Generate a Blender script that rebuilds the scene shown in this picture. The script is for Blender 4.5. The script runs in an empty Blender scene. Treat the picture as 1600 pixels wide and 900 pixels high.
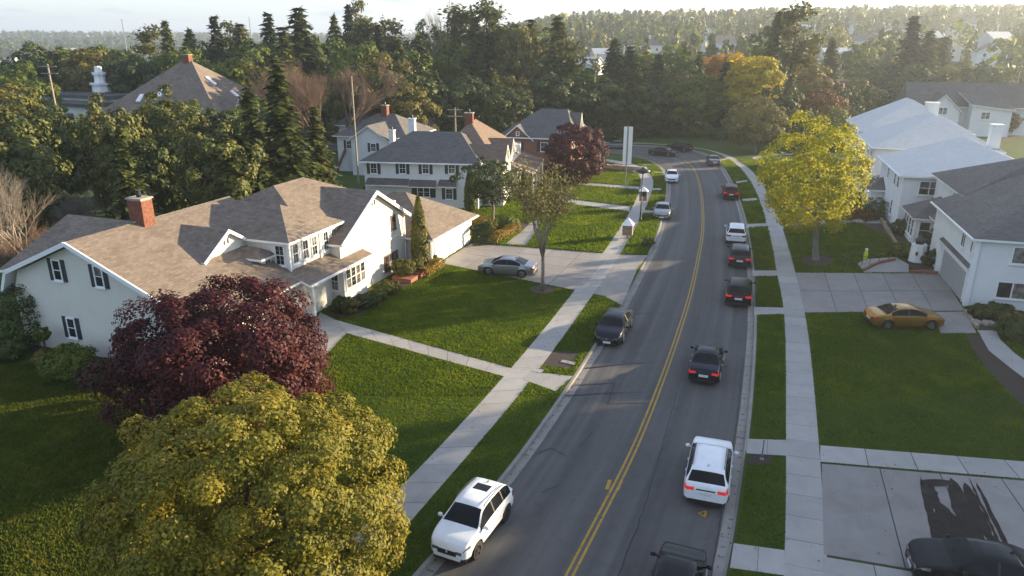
import bpy, bmesh, math, random
import numpy as np
from mathutils import Vector, Matrix, noise, geometry
random.seed(7)
rng = np.random.default_rng(11)
scene = bpy.context.scene
COL = scene.collection
R = math.radians

# ------------------------------------------------------------------ camera
FOC = 1143.0          # focal length in pixels of the 1600 px wide photograph
EYE = 18.5            # flying height in metres
PITCH = math.atan((450 - 60) / FOC)
cam_d = bpy.data.cameras.new('camera')
cam_d.sensor_width = 36.0
cam_d.lens = 36.0 * FOC / 1600.0
cam_d.clip_start = 0.5
cam_d.clip_end = 9000
cam = bpy.data.objects.new('camera', cam_d)
COL.objects.link(cam)
cam.location = (0, 0, EYE)
cam.rotation_euler = (R(90) - PITCH, 0, 0)
scene.camera = cam

# ------------------------------------------------------------------ world, sun, exposure
SUN_AZ, SUN_EL = R(69.0), R(12.0)       # azimuth from +Y towards +X
world = bpy.data.worlds.new('World')
scene.world = world
world.use_nodes = True
wt = world.node_tree
wt.nodes.clear()
sky = wt.nodes.new('ShaderNodeTexSky')
sky.sky_type = 'NISHITA'
sky.sun_disc = False
sky.sun_elevation = SUN_EL
sky.sun_rotation = SUN_AZ
sky.altitude = 50
sky.air_density = 1.0
sky.dust_density = 0.25
sky.ozone_density = 1.8
# thin cloud sheets: noise laid on a flat layer overhead (direction / height)
geo = wt.nodes.new('ShaderNodeTexCoord')
sep = wt.nodes.new('ShaderNodeSeparateXYZ')
wt.links.new(geo.outputs['Generated'], sep.inputs[0])
def wmath(op, a, b=None):
    n = wt.nodes.new('ShaderNodeMath'); n.operation = op
    for i, v in enumerate((a, b)):
        if v is None: continue
        if isinstance(v, (int, float)): n.inputs[i].default_value = v
        else: wt.links.new(v, n.inputs[i])
    return n.outputs[0]
zz = wmath('ADD', wmath('MAXIMUM', sep.outputs['Z'], 0.0), 0.10)
comb = wt.nodes.new('ShaderNodeCombineXYZ')
wt.links.new(wmath('DIVIDE', sep.outputs['X'], zz), comb.inputs[0])
wt.links.new(wmath('DIVIDE', sep.outputs['Y'], zz), comb.inputs[1])
cn = wt.nodes.new('ShaderNodeTexNoise')
cn.inputs['Scale'].default_value = 0.75
cn.inputs['Detail'].default_value = 7
cn.inputs['Roughness'].default_value = 0.55
wt.links.new(comb.outputs[0], cn.inputs['Vector'])
cr = wt.nodes.new('ShaderNodeValToRGB')
cr.color_ramp.elements[0].position = 0.24
cr.color_ramp.elements[1].position = 0.60
wt.links.new(cn.outputs['Fac'], cr.inputs['Fac'])
mix = wt.nodes.new('ShaderNodeMix'); mix.data_type = 'RGBA'
low = wmath('MINIMUM', wmath('MAXIMUM', wmath('SUBTRACT', 1.0, wmath('MULTIPLY', sep.outputs['Z'], 4.0)), 0.0), 1.0)   # added veil dimming the bright sky towards the horizon, all round
wt.links.new(wmath('MAXIMUM', wmath('MULTIPLY', cr.outputs['Color'], 0.90), wmath('MULTIPLY', low, 0.86)), mix.inputs['Factor'])
wt.links.new(sky.outputs[0], mix.inputs['A'])
mix.inputs['B'].default_value = (1.28, 1.46, 1.92, 1)
bg = wt.nodes.new('ShaderNodeBackground')
bg.inputs['Strength'].default_value = 0.15
wo = wt.nodes.new('ShaderNodeOutputWorld')
wt.links.new(mix.outputs['Result'], bg.inputs['Color'])
wt.links.new(bg.outputs[0], wo.inputs['Surface'])

sun_d = bpy.data.lights.new('sun', 'SUN')
sun_d.energy = 5.0
sun_d.angle = R(0.6)
sun_d.color = (1.0, 0.80, 0.52)
sun = bpy.data.objects.new('sun', sun_d)
COL.objects.link(sun)
sun_v = Vector((math.sin(SUN_AZ) * math.cos(SUN_EL), math.cos(SUN_AZ) * math.cos(SUN_EL), math.sin(SUN_EL)))
sun.rotation_euler = sun_v.to_track_quat('Z', 'Y').to_euler()
sun.location = (60, 20, 60)
vs = scene.view_settings
vs.view_transform = 'Standard'
vs.look = 'None'
vs.gamma = 1.0
vs.exposure = 1.76
vs.use_curve_mapping = False
scene.cycles.max_bounces = 6
scene.cycles.diffuse_bounces = 3
scene.cycles.glossy_bounces = 3
scene.cycles.transmission_bounces = 4
scene.cycles.transparent_max_bounces = 6
scene.cycles.volume_bounces = 0
scene.cycles.volume_step_rate = 8.0
scene.cycles.caustics_reflective = False
scene.cycles.caustics_refractive = False
scene.cycles.use_denoising = True

# ------------------------------------------------------------------ survey helpers
_S, _C = math.sin(PITCH), math.cos(PITCH)
def gp(px, py, z=0.0):
    """survey: the point at height z that the photograph shows at (px, py)"""
    u, v = (px - 800) / FOC, (py - 450) / FOC
    d = (EYE - z) / (_S + v * _C)
    return Vector((d * u, d * (_C - v * _S), z))
def top_at(px, py, Y):
    u, v = (px - 800) / FOC, (py - 450) / FOC
    d = Y / (_C - v * _S)
    return Vector((d * u, Y, EYE - d * (_S + v * _C)))

def height(x, y):
    r = math.hypot(x, y)
    if r < 150: return 0.0
    u = x / max(y, 1.0) if y > 0 else (5.0 if x > 0 else -5.0)
    u = max(-1.5, min(1.5, u))
    k = min(1, max(0, (u + 0.16) / 0.26)); k = k * k * (3 - 2 * k)
    def ss(a, b, t):
        t = min(1, max(0, (t - a) / (b - a))); return t * t * (3 - 2 * t)
    left = -7 * ss(150, 420, r) * (1 - ss(600, 2200, r)) + 23 * ss(500, 2600, r)
    right = (28 + 4 * min(u, 0.8)) * ss(140, 850, r) + 6 * ss(800, 1300, r)
    h = left * (1 - k) + right * k
    h += 4.0 * ss(300, 900, r) * noise.noise(Vector((x / 260, y / 260, 3.3)))
    return h

# ------------------------------------------------------------------ mesh helpers
def tag(o, label=None, cat=None, group=None, kind=None):
    if label: o['label'] = label
    if cat: o['category'] = cat
    if group: o['group'] = group
    if kind: o['kind'] = kind
    return o

def empty(name, loc=(0, 0, 0), rz=0.0, label=None, cat=None, group=None):
    o = bpy.data.objects.new(name, None)
    o.empty_display_size = 0.3
    COL.objects.link(o)
    o.location = loc
    o.rotation_euler = (0, 0, rz)
    return tag(o, label, cat, group)

class MB:
    def __init__(s): s.v = []; s.f = []; s.m = []; s.uv = []
    def poly(s, pts, m=0, uv=None):
        i = len(s.v)
        s.v += [tuple(p) for p in pts]
        s.f.append(list(range(i, i + len(pts)))); s.m.append(m)
        s.uv.append(uv or [(0, 0)] * len(pts))
    def box(s, x0, x1, y0, y1, z0, z1, m=0, M=None):
        c = [(x, y, z) for z in (z0, z1) for y in (y0, y1) for x in (x0, x1)]
        if M is not None: c = [tuple(M @ Vector(p)) for p in c]
        i = len(s.v); s.v += c
        for q in ((0, 2, 3, 1), (4, 5, 7, 6), (0, 1, 5, 4), (2, 6, 7, 3), (0, 4, 6, 2), (1, 3, 7, 5)):
            s.f.append([i + k for k in q]); s.m.append(m); s.uv.append([(0, 0)] * 4)
    def prism(s, pts, z0, z1, m=0, ms=None):
        """pts: 2-D outline, counter-clockwise"""
        a = sum(pts[i][0] * pts[(i + 1) % len(pts)][1] - pts[(i + 1) % len(pts)][0] * pts[i][1] for i in range(len(pts)))
        if a < 0: pts = list(reversed(pts))
        n = len(pts); i = len(s.v)
        s.v += [(p[0], p[1], z0) for p in pts] + [(p[0], p[1], z1) for p in pts]
        s.f.append([i + k for k in range(n - 1, -1, -1)]); s.m.append(m); s.uv.append([(0, 0)] * n)
        s.f.append([i + n + k for k in range(n)]); s.m.append(m); s.uv.append([(0, 0)] * n)
        for k in range(n):
            k2 = (k + 1) % n
            s.f.append([i + k, i + k2, i + n + k2, i + n + k]); s.m.append(m if ms is None else ms); s.uv.append([(0, 0)] * 4)
    def tube(s, path, rad, n=8, m=0, cap=True):
        path = [Vector(p) for p in path]
        if isinstance(rad, (int, float)): rad = [rad] * len(path)
        rings = []; up = Vector((0.123, 0.31, 0.94))
        for i, p in enumerate(path):
            t = (path[min(i + 1, len(path) - 1)] - path[max(i - 1, 0)])
            t = t.normalized() if t.length > 1e-9 else Vector((0, 0, 1))
            a = t.cross(up)
            if a.length < 1e-3: a = t.cross(Vector((1, 0, 0)))
            a.normalize(); b = t.cross(a)
            st = len(s.v)
            for k in range(n):
                w = 2 * math.pi * k / n
                s.v.append(tuple(p + (a * math.cos(w) + b * math.sin(w)) * rad[i]))
            rings.append(st)
        for q in range(len(rings) - 1):
            for k in range(n):
                k2 = (k + 1) % n
                s.f.append([rings[q] + k, rings[q + 1] + k, rings[q + 1] + k2, rings[q] + k2]); s.m.append(m); s.uv.append([(0, 0)] * 4)
        if cap:
            s.f.append([rings[0] + k for k in range(n)]); s.m.append(m); s.uv.append([(0, 0)] * n)
            s.f.append([rings[-1] + k for k in range(n - 1, -1, -1)]); s.m.append(m); s.uv.append([(0, 0)] * n)
    def lathe(s, prof, c=(0, 0, 0), n=16, m=0, axis='z'):
        st = len(s.v)
        for r_, z_ in prof:
            for k in range(n):
                w = 2 * math.pi * k / n
                p = (r_ * math.cos(w), r_ * math.sin(w), z_)
                if axis == 'y': p = (p[0], p[2], p[1])
                s.v.append((c[0] + p[0], c[1] + p[1], c[2] + p[2]))
        for q in range(len(prof) - 1):
            for k in range(n):
                k2 = (k + 1) % n
                s.f.append([st + q * n + k, st + q * n + k2, st + (q + 1) * n + k2, st + (q + 1) * n + k]); s.m.append(m); s.uv.append([(0, 0)] * 4)
    def build(s, name, mats, parent=None, smooth=False, uv=False):
        me = bpy.data.meshes.new(name)
        me.from_pydata(s.v, [], s.f)
        if not isinstance(mats, (list, tuple)): mats = [mats]
        for mt in mats: me.materials.append(mt)
        if len(mats) > 1: me.polygons.foreach_set('material_index', s.m)
        if smooth: me.polygons.foreach_set('use_smooth', [True] * len(s.f))
        if uv:
            l = me.uv_layers.new(name='UVMap')
            l.data.foreach_set('uv', [c for q in s.uv for p in q for c in p])
        me.update()
        o = bpy.data.objects.new(name, me)
        COL.objects.link(o)
        o.parent = parent
        return o

def np_mesh(name, V, F, mats, midx=None, smooth=False):
    k = F.shape[1]
    me = bpy.data.meshes.new(name)
    me.vertices.add(len(V)); me.vertices.foreach_set('co', np.ascontiguousarray(V, dtype=np.float32).ravel())
    me.loops.add(len(F) * k); me.loops.foreach_set('vertex_index', np.ascontiguousarray(F, dtype=np.int32).ravel())
    me.polygons.add(len(F)); me.polygons.foreach_set('loop_start', np.arange(len(F), dtype=np.int32) * k)
    for mt in mats: me.materials.append(mt)
    if midx is not None: me.polygons.foreach_set('material_index', np.ascontiguousarray(midx, dtype=np.int32))
    if smooth: me.polygons.foreach_set('use_smooth', np.ones(len(F), dtype=bool))
    me.update(calc_edges=True)
    return me

def link(name, me, parent=None, loc=None):
    o = bpy.data.objects.new(name, me); COL.objects.link(o); o.parent = parent
    if loc is not None: o.location = loc
    return o

# ------------------------------------------------------------------ materials
class NT:
    def __init__(s, name):
        s.mat = bpy.data.materials.new(name); s.mat.use_nodes = True
        s.t = s.mat.node_tree; s.b = s.t.nodes['Principled BSDF']; s.out = s.t.nodes['Material Output']
    def n(s, typ, **kw):
        x = s.t.nodes.new(typ)
        for k, v in kw.items():
            if hasattr(x, k): setattr(x, k, v)
            else: s.set(x, k, v)
        return x
    def set(s, x, k, v):
        if hasattr(v, 'is_output') or isinstance(v, bpy.types.NodeSocket): s.t.links.new(v, x.inputs[k])
        else: x.inputs[k].default_value = v
    def noise(s, scale, detail=4, rough=0.55, vec=None, dist=0.0):
        x = s.n('ShaderNodeTexNoise'); x.inputs['Scale'].default_value = scale
        x.inputs['Detail'].default_value = detail; x.inputs['Roughness'].default_value = rough; x.inputs['Distortion'].default_value = dist
        if vec is not None: s.t.links.new(vec, x.inputs['Vector'])
        return x.outputs['Fac']
    def ramp(s, fac, stops):
        x = s.n('ShaderNodeValToRGB'); e = x.color_ramp.elements
        while len(e) < len(stops): e.new(0.5)
        for q, (p, c) in zip(e, stops):
            q.position = p; q.color = (c[0], c[1], c[2], 1) if not isinstance(c, (int, float)) else (c, c, c, 1)
        s.t.links.new(fac, x.inputs['Fac']); return x.outputs['Color']
    def mix(s, fac, a, b, mode='MIX'):
        x = s.n('ShaderNodeMix'); x.data_type = 'RGBA'; x.blend_type = mode
        for k, v in (('Factor', fac), ('A', a), ('B', b)):
            if isinstance(v, tuple) and len(v) == 3: v = v + (1,)
            if isinstance(v, bpy.types.NodeSocket): s.t.links.new(v, x.inputs[k])
            else: x.inputs[k].default_value = v
        return x.outputs['Result']
    def math(s, op, a, b=0.0):
        x = s.n('ShaderNodeMath'); x.operation = op
        for i, v in enumerate((a, b)):
            if isinstance(v, bpy.types.NodeSocket): s.t.links.new(v, x.inputs[i])
            else: x.inputs[i].default_value = v
        return x.outputs[0]
    def pos(s): return s.n('ShaderNodeNewGeometry').outputs['Position']
    def obj(s): return s.n('ShaderNodeTexCoord').outputs['Object']
    def uv(s): return s.n('ShaderNodeTexCoord').outputs['UV']
    def rand(s): return s.n('ShaderNodeObjectInfo').outputs['Random']
    def bump(s, h, st=0.3, dist=0.02):
        x = s.n('ShaderNodeBump'); x.inputs['Strength'].default_value = st; x.inputs['Distance'].default_value = dist
        s.t.links.new(h, x.inputs['Height']); s.t.links.new(x.outputs[0], s.b.inputs['Normal'])
    def fin(s, col=None, rough=0.7, spec=None, metal=None):
        if col is not None:
            if isinstance(col, tuple): s.b.inputs['Base Color'].default_value = (col[0], col[1], col[2], 1)
            else: s.t.links.new(col, s.b.inputs['Base Color'])
        if isinstance(rough, (int, float)): s.b.inputs['Roughness'].default_value = rough
        else: s.t.links.new(rough, s.b.inputs['Roughness'])
        if spec is not None: s.b.inputs['Specular IOR Level'].default_value = spec
        if metal is not None: s.b.inputs['Metallic'].default_value = metal
        return s.mat

def sc3(c, k): return (c[0] * k, c[1] * k, c[2] * k)
def plain(name, c, rough=0.6, spec=None, metal=None, var=0.12, scale=3.0, emit=None):
    t = NT(name)
    f = t.noise(scale, 5, 0.6, t.obj())
    col = t.ramp(f, [(0.3, sc3(c, 1 - var)), (0.7, sc3(c, 1 + var))])
    if emit:
        t.b.inputs['Emission Color'].default_value = (*emit[0], 1); t.b.inputs['Emission Strength'].default_value = emit[1]
    return t.fin(col, rough, spec, metal)

M = {}
# asphalt: UV x = metres across from the centre, UV y = metres along
t = NT('asphalt'); uv = t.uv(); p = t.pos()
mp = t.n('ShaderNodeMapping'); mp.inputs['Scale'].default_value = (1.0, 0.035, 1); t.t.links.new(uv, mp.inputs['Vector'])
streak = t.noise(1.1, 5, 0.6, mp.outputs[0], 0.4)
big = t.noise(0.13, 4, 0.6, p); fine = t.noise(40, 3, 0.7, p); mid = t.noise(1.6, 5, 0.65, p, 0.6)
c = t.ramp(streak, [(0.34, (0.046, 0.043, 0.043)), (0.50, (0.094, 0.089, 0.086)), (0.66, (0.146, 0.138, 0.132))])
c = t.mix(0.45, c, t.ramp(big, [(0.38, (0.060, 0.057, 0.057)), (0.62, (0.130, 0.122, 0.117))]))
mp2 = t.n('ShaderNodeMapping'); mp2.inputs['Scale'].default_value = (0.55, 0.011, 1); t.t.links.new(uv, mp2.inputs['Vector'])
trk = t.noise(1.5, 2, 0.5, mp2.outputs[0], 0.2)
c = t.mix(0.42, c, t.ramp(trk, [(0.40, (0.034, 0.031, 0.032)), (0.52, (0.092, 0.086, 0.084)), (0.64, (0.170, 0.160, 0.152))]))
c = t.mix(0.25, c, t.ramp(mid, [(0.3, (0.040, 0.038, 0.039)), (0.7, (0.112, 0.108, 0.104))]))
c = t.mix(0.22, c, t.ramp(fine, [(0.3, (0.02, 0.02, 0.02)), (0.7, (0.16, 0.155, 0.15))]))
t.bump(fine, 0.25, 0.01); M['asphalt'] = t.fin(c, 0.82, 0.3)
def concrete(name, base, stain=0.25):
    t = NT(name); p = t.pos()
    a = t.noise(0.9, 6, 0.65, p, 0.5); b = t.noise(14, 4, 0.7, p); g = t.noise(0.25, 3, 0.5, p)
    c = t.ramp(a, [(0.28, sc3(base, 1 - stain)), (0.55, base), (0.8, sc3(base, 1.1))])
    c = t.mix(0.25, c, t.ramp(b, [(0.3, sc3(base, 0.7)), (0.7, sc3(base, 1.2))]))
    c = t.mix(0.3, c, t.ramp(g, [(0.35, sc3((base[0], base[1] * .95, base[2] * .88), 0.82)), (0.65, sc3(base, 1.08))]))
    rr = t.ramp(t.rand(), [(0.0, 0.90), (1.0, 1.06)])
    c = t.mix(1.0, c, rr, 'MULTIPLY')
    t.bump(b, 0.2, 0.01); M[name] = t.fin(c, 0.85, 0.3)
concrete('concrete', (0.34, 0.325, 0.305))
concrete('drive_concrete', (0.27, 0.25, 0.232), 0.3)
concrete('kerb_concrete', (0.26, 0.245, 0.225), 0.4)
t = NT('lawn_grass'); p = t.pos()
a = t.noise(0.22, 4, 0.6, p, 0.6); b = t.noise(1.7, 5, 0.65, p, 0.4); f = t.noise(24, 4, 0.8, p)
c = t.ramp(a, [(0.3, (0.030, 0.062, 0.007)), (0.5, (0.045, 0.084, 0.009)), (0.72, (0.072, 0.100, 0.014))])
c = t.mix(0.45, c, t.ramp(b, [(0.3, (0.030, 0.052, 0.010)), (0.7, (0.066, 0.098, 0.018))]))
c = t.mix(0.5, c, t.ramp(f, [(0.25, (0.014, 0.026, 0.004)), (0.7, (0.078, 0.115, 0.024))]))
d = t.noise(0.5, 6, 0.7, p, 1.2)
c = t.mix(t.math('MULTIPLY', t.ramp(d, [(0.60, 0.0), (0.74, 1.0)]), 0.45), c, (0.125, 0.105, 0.032))
t.bump(f, 0.9, 0.06); M['lawn'] = t.fin(c, 0.9, 0.15)
t = NT('hill_ground'); p = t.pos()
a = t.noise(0.02, 5, 0.6, p); b = t.noise(0.3, 5, 0.7, p)
c = t.ramp(a, [(0.3, (0.030, 0.042, 0.014)), (0.6, (0.055, 0.066, 0.022)), (0.8, (0.09, 0.085, 0.035))])
c = t.mix(0.4, c, t.ramp(b, [(0.3, (0.015, 0.022, 0.008)), (0.7, (0.08, 0.09, 0.03))]))
M['hill'] = t.fin(c, 0.95, 0.1)
def blades(name, c1, c2, tr=0.35):
    t = NT(name); p = t.pos()
    a = t.noise(0.35, 6, 0.7, p, 0.8); f = t.noise(17, 3, 0.7, p)
    c = t.mix(0.4, t.ramp(a, [(0.32, sc3(c1, 0.7)), (0.5, sc3(c1, 1.1)), (0.68, sc3(c2, 1.15))]), t.ramp(f, [(0.3, sc3(c1, 0.7)), (0.7, sc3(c2, 1.15))]))
    t.fin(c, 0.7, 0.2)
    tl = t.n('ShaderNodeBsdfTranslucent'); t.t.links.new(c, tl.inputs['Color'])
    mx = t.n('ShaderNodeMixShader'); mx.inputs[0].default_value = tr
    t.t.links.new(t.b.outputs[0], mx.inputs[1]); t.t.links.new(tl.outputs[0], mx.inputs[2])
    t.t.links.new(mx.outputs[0], t.out.inputs['Surface'])
    return t.mat
M['blade'] = blades('grass_blade', (0.074, 0.132, 0.006), (0.200, 0.230, 0.012), 0.58)
M['blade_sunwarm'] = blades('grass_blade_rough', (0.072, 0.104, 0.010), (0.195, 0.190, 0.028), 0.58)  # yellower mix stands in for low sun raking the side yard grass
def leaf(name, dark, mid_, light, tr=0.3, scale=0.55):
    """foliage: hue varies from spray to spray and from leaf to leaf"""
    t = NT(name); p = t.pos()
    a = t.noise(scale, 4, 0.6, p, 0.3); f = t.noise(9, 3, 0.7, p)
    c = t.ramp(a, [(0.28, dark), (0.5, mid_), (0.72, light)])
    c = t.mix(0.4, c, t.ramp(f, [(0.3, dark), (0.7, light)]))
    rr = t.ramp(t.rand(), [(0.0, (0.80, 0.86, 0.80)), (0.5, (1.0, 1.0, 1.0)), (1.0, (1.20, 1.10, 0.95))])
    c = t.mix(1.0, c, rr, 'MULTIPLY')
    t.fin(c, 0.6, 0.25)
    tl = t.n('ShaderNodeBsdfTranslucent'); t.t.links.new(c, tl.inputs['Color'])
    mx = t.n('ShaderNodeMixShader'); mx.inputs[0].default_value = tr
    t.t.links.new(t.b.outputs[0], mx.inputs[1]); t.t.links.new(tl.outputs[0], mx.inputs[2])
    t.t.links.new(mx.outputs[0], t.out.inputs['Surface'])
    M[name] = t.mat
leaf('leaf_gold', (0.048, 0.074, 0.009), (0.140, 0.145, 0.016), (0.330, 0.255, 0.028), 0.34)
leaf('leaf_maroon', (0.024, 0.006, 0.010), (0.068, 0.012, 0.017), (0.165, 0.032, 0.033), 0.3)
leaf('leaf_yellow', (0.210, 0.225, 0.014), (0.360, 0.345, 0.020), (0.500, 0.430, 0.026), 0.5)
leaf('leaf_golden', (0.32, 0.26, 0.012), (0.48, 0.38, 0.016), (0.60, 0.48, 0.022), 0.5)
leaf('leaf_orange', (0.26, 0.13, 0.015), (0.40, 0.20, 0.018), (0.50, 0.27, 0.022), 0.42)
leaf('leaf_olive', (0.068, 0.076, 0.016), (0.140, 0.132, 0.028), (0.225, 0.190, 0.042), 0.34)
leaf('leaf_green', (0.040, 0.074, 0.010), (0.100, 0.140, 0.016), (0.200, 0.215, 0.028), 0.32)
leaf('leaf_dark', (0.020, 0.038, 0.010), (0.052, 0.076, 0.016), (0.110, 0.125, 0.026), 0.25)
leaf('needle', (0.030, 0.048, 0.014), (0.078, 0.096, 0.026), (0.165, 0.165, 0.040), 0.18, 0.8)
leaf('needle_dark', (0.016, 0.028, 0.014), (0.034, 0.050, 0.024), (0.070, 0.084, 0.032), 0.12, 0.8)
leaf('needle_olive', (0.052, 0.062, 0.014), (0.115, 0.120, 0.026), (0.200, 0.180, 0.040), 0.2, 0.8)
leaf('leaf_pinkish', (0.090, 0.092, 0.024), (0.165, 0.145, 0.046), (0.250, 0.175, 0.090), 0.42)
leaf('leaf_hedge_gold', (0.110, 0.090, 0.010), (0.230, 0.160, 0.012), (0.330, 0.200, 0.014), 0.3)
leaf('leaf_russet', (0.080, 0.034, 0.010), (0.140, 0.060, 0.016), (0.190, 0.095, 0.022), 0.3)
def bark(name, c):
    t = NT(name); p = t.obj()
    mp = t.n('ShaderNodeMapping'); mp.inputs['Scale'].default_value = (6, 6, 1.2); t.t.links.new(p, mp.inputs['Vector'])
    f = t.noise(2.0, 5, 0.7, mp.outputs[0], 0.5)
    t.bump(f, 0.6, 0.03); M[name] = t.fin(t.ramp(f, [(0.3, sc3(c, 0.55)), (0.7, sc3(c, 1.25))]), 0.9, 0.2)
bark('bark', (0.085, 0.065, 0.050)); bark('bark_pale', (0.25, 0.21, 0.17)); bark('bark_twig', (0.17, 0.115, 0.085)); bark('bark_grey', (0.20, 0.18, 0.155))
def shingle(name, c1, c2, c3, k=1.0):
    t = NT(name); uv = t.uv()
    br = t.n('ShaderNodeTexBrick'); t.t.links.new(uv, br.inputs['Vector'])
    br.inputs['Scale'].default_value = 1.0; br.inputs['Brick Width'].default_value = 0.46; br.inputs['Row Height'].default_value = 0.19
    br.inputs['Mortar Size'].default_value = 0.018; br.inputs['Mortar Smooth'].default_value = 0.3; br.inputs['Bias'].default_value = 0.0
    br.offset = 0.41
    br.inputs['Color1'].default_value = (*sc3(c1, 1 - .28 * k), 1); br.inputs['Color2'].default_value = (*sc3(c3, 1 + .12 * k), 1); br.inputs['Mortar'].default_value = (*sc3(c1, 1 - .65 * k), 1)
    a = t.noise(0.45, 5, 0.65, uv, 0.4); f = t.noise(30, 3, 0.8, uv); m2 = t.noise(3.2, 4, 0.7, uv)
    c = t.mix(0.35, br.outputs['Color'], t.ramp(m2, [(0.3, sc3(c1, 1 - .45 * k)), (0.52, c2), (0.72, sc3(c3, 1 + .25 * k))]))
    c = t.mix(0.3, c, t.ramp(a, [(0.32, sc3(c1, 1 - .35 * k)), (0.68, sc3(c3, 1 + .1 * k))]))
    c = t.mix(0.2, c, t.ramp(f, [(0.3, sc3(c1, 1 - .5 * k)), (0.7, sc3(c3, 1 + .3 * k))]))
    t.bump(br.outputs['Fac'], -0.5, 0.02); M[name] = t.fin(c, 0.9, 0.2)
shingle('shingle_brown', (0.135, 0.104, 0.082), (0.182, 0.142, 0.112), (0.240, 0.195, 0.155))
shingle('shingle_slate', (0.092, 0.084, 0.081), (0.122, 0.112, 0.107), (0.155, 0.142, 0.134))
shingle('shingle_grey', (0.100, 0.092, 0.090), (0.132, 0.121, 0.117), (0.168, 0.154, 0.148))
shingle('shingle_pale', (0.50, 0.495, 0.48), (0.56, 0.55, 0.535), (0.62, 0.61, 0.59), 0.22)
shingle('shingle_orange', (0.145, 0.100, 0.074), (0.185, 0.130, 0.096), (0.225, 0.160, 0.120))
shingle('shingle_red', (0.24, 0.035, 0.035), (0.30, 0.05, 0.045), (0.34, 0.07, 0.06))
def siding(name, c, lap=0.2, st=1.0):
    t = NT(name); p = t.pos(); sp = t.n('ShaderNodeSeparateXYZ'); t.t.links.new(p, sp.inputs[0])
    fr = t.math('FRACT', t.math('DIVIDE', sp.outputs['Z'], lap))
    a = t.noise(0.8, 5, 0.6, p); b = t.noise(7, 4, 0.7, p)
    col = t.ramp(a, [(0.3, sc3(c, 0.93)), (0.7, sc3(c, 1.04))]); col = t.mix(0.15, col, t.ramp(b, [(0.3, sc3(c, 0.8)), (0.7, sc3(c, 1.08))]))
    t.bump(t.math('SUBTRACT', 1.0, fr), st, 0.05); M[name] = t.fin(col, 0.6, 0.3)
siding('siding_white', (0.70, 0.70, 0.68)); siding('siding_cream', (0.64, 0.61, 0.54), 0.2, 0.2); siding('siding_blue_white', (0.68, 0.70, 0.70), 0.2, 0.25)
siding('siding_tan', (0.50, 0.44, 0.36)); siding('siding_grey', (0.42, 0.44, 0.47))
def bricks(name, c1, c2, mortar):
    t = NT(name); p = t.obj(); br = t.n('ShaderNodeTexBrick')
    sp = t.n('ShaderNodeSeparateXYZ'); t.t.links.new(p, sp.inputs[0]); cb = t.n('ShaderNodeCombineXYZ')
    t.t.links.new(t.math('ADD', sp.outputs['X'], sp.outputs['Y']), cb.inputs[0]); t.t.links.new(sp.outputs['Z'], cb.inputs[1])
    t.t.links.new(cb.outputs[0], br.inputs['Vector'])
    br.inputs['Scale'].default_value = 1; br.inputs['Brick Width'].default_value = 0.22; br.inputs['Row Height'].default_value = 0.075; br.inputs['Mortar Size'].default_value = 0.008
    br.inputs['Color1'].default_value = (*c1, 1); br.inputs['Color2'].default_value = (*c2, 1); br.inputs['Mortar'].default_value = (*mortar, 1)
    f = t.noise(3, 5, 0.7, p); c = t.mix(0.3, br.outputs['Color'], t.ramp(f, [(0.3, sc3(c1, 0.6)), (0.7, sc3(c2, 1.2))]))
    t.bump(br.outputs['Fac'], -0.4, 0.01); M[name] = t.fin(c, 0.9, 0.2)
bricks('brick_wall', (0.22, 0.085, 0.055), (0.28, 0.115, 0.075), (0.28, 0.25, 0.22))
t = NT('brick_single'); p = t.pos(); f = t.noise(5.5, 3, 0.8, p)
M['brick'] = t.fin(t.ramp(f, [(0.28, (0.075, 0.030, 0.022)), (0.5, (0.19, 0.066, 0.040)), (0.72, (0.27, 0.125, 0.080))]), 0.9, 0.2)
M['joint'] = plain('open_joint', (0.055, 0.05, 0.046), 0.95)
M['mortar'] = plain('mortar', (0.30, 0.27, 0.24), 0.95)
M['trim'] = plain('white_trim', (0.78, 0.78, 0.77), 0.45, var=0.04)
M['trim_cream'] = plain('cream_trim', (0.76, 0.73, 0.66), 0.5, var=0.04)
M['shutter'] = plain('dark_shutter', (0.028, 0.034, 0.042), 0.5)
M['shutter_brown'] = plain('brown_shutter', (0.11, 0.055, 0.035), 0.6)
M['garage_grey'] = plain('garage_panel_grey', (0.33, 0.34, 0.34), 0.55, var=0.05)
M['garage_white'] = plain('garage_panel_white', (0.78, 0.78, 0.77), 0.45, var=0.03)
t = NT('window_glass'); f = t.noise(0.9, 3, 0.6, t.obj())
M['glass'] = t.fin(t.ramp(f, [(0.35, (0.012, 0.014, 0.017)), (0.62, (0.045, 0.048, 0.052)), (0.8, (0.16, 0.16, 0.15))]), 0.07, 0.6)
t = NT('curtained_glass'); f = t.noise(2.4, 3, 0.6, t.obj())
M['glass_curtain'] = t.fin(t.ramp(f, [(0.35, (0.05, 0.05, 0.048)), (0.6, (0.20, 0.19, 0.17)), (0.8, (0.34, 0.33, 0.30))]), 0.08, 0.5)
M['mulch'] = plain('mulch', (0.040, 0.026, 0.018), 0.95, var=0.5, scale=14)
M['soil'] = plain('bare_soil', (0.034, 0.024, 0.019), 0.95, var=0.4, scale=6)
M['tar'] = plain('tar_seal', (0.012, 0.012, 0.013), 0.6, var=0.3)
t = NT('yellow_paint'); p = t.pos(); f = t.noise(5, 6, 0.75, p)
M['yellow'] = t.fin(t.ramp(f, [(0.30, (0.14, 0.10, 0.05)), (0.46, (0.36, 0.215, 0.030)), (0.7, (0.44, 0.27, 0.035))]), 0.7, 0.3)
M['black_metal'] = plain('black_metal', (0.012, 0.012, 0.013), 0.4)
M['grey_metal'] = plain('grey_metal', (0.33, 0.34, 0.35), 0.35, metal=0.7)
M['white_panel'] = plain('white_panel', (0.76, 0.76, 0.74), 0.5, var=0.05)
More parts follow.
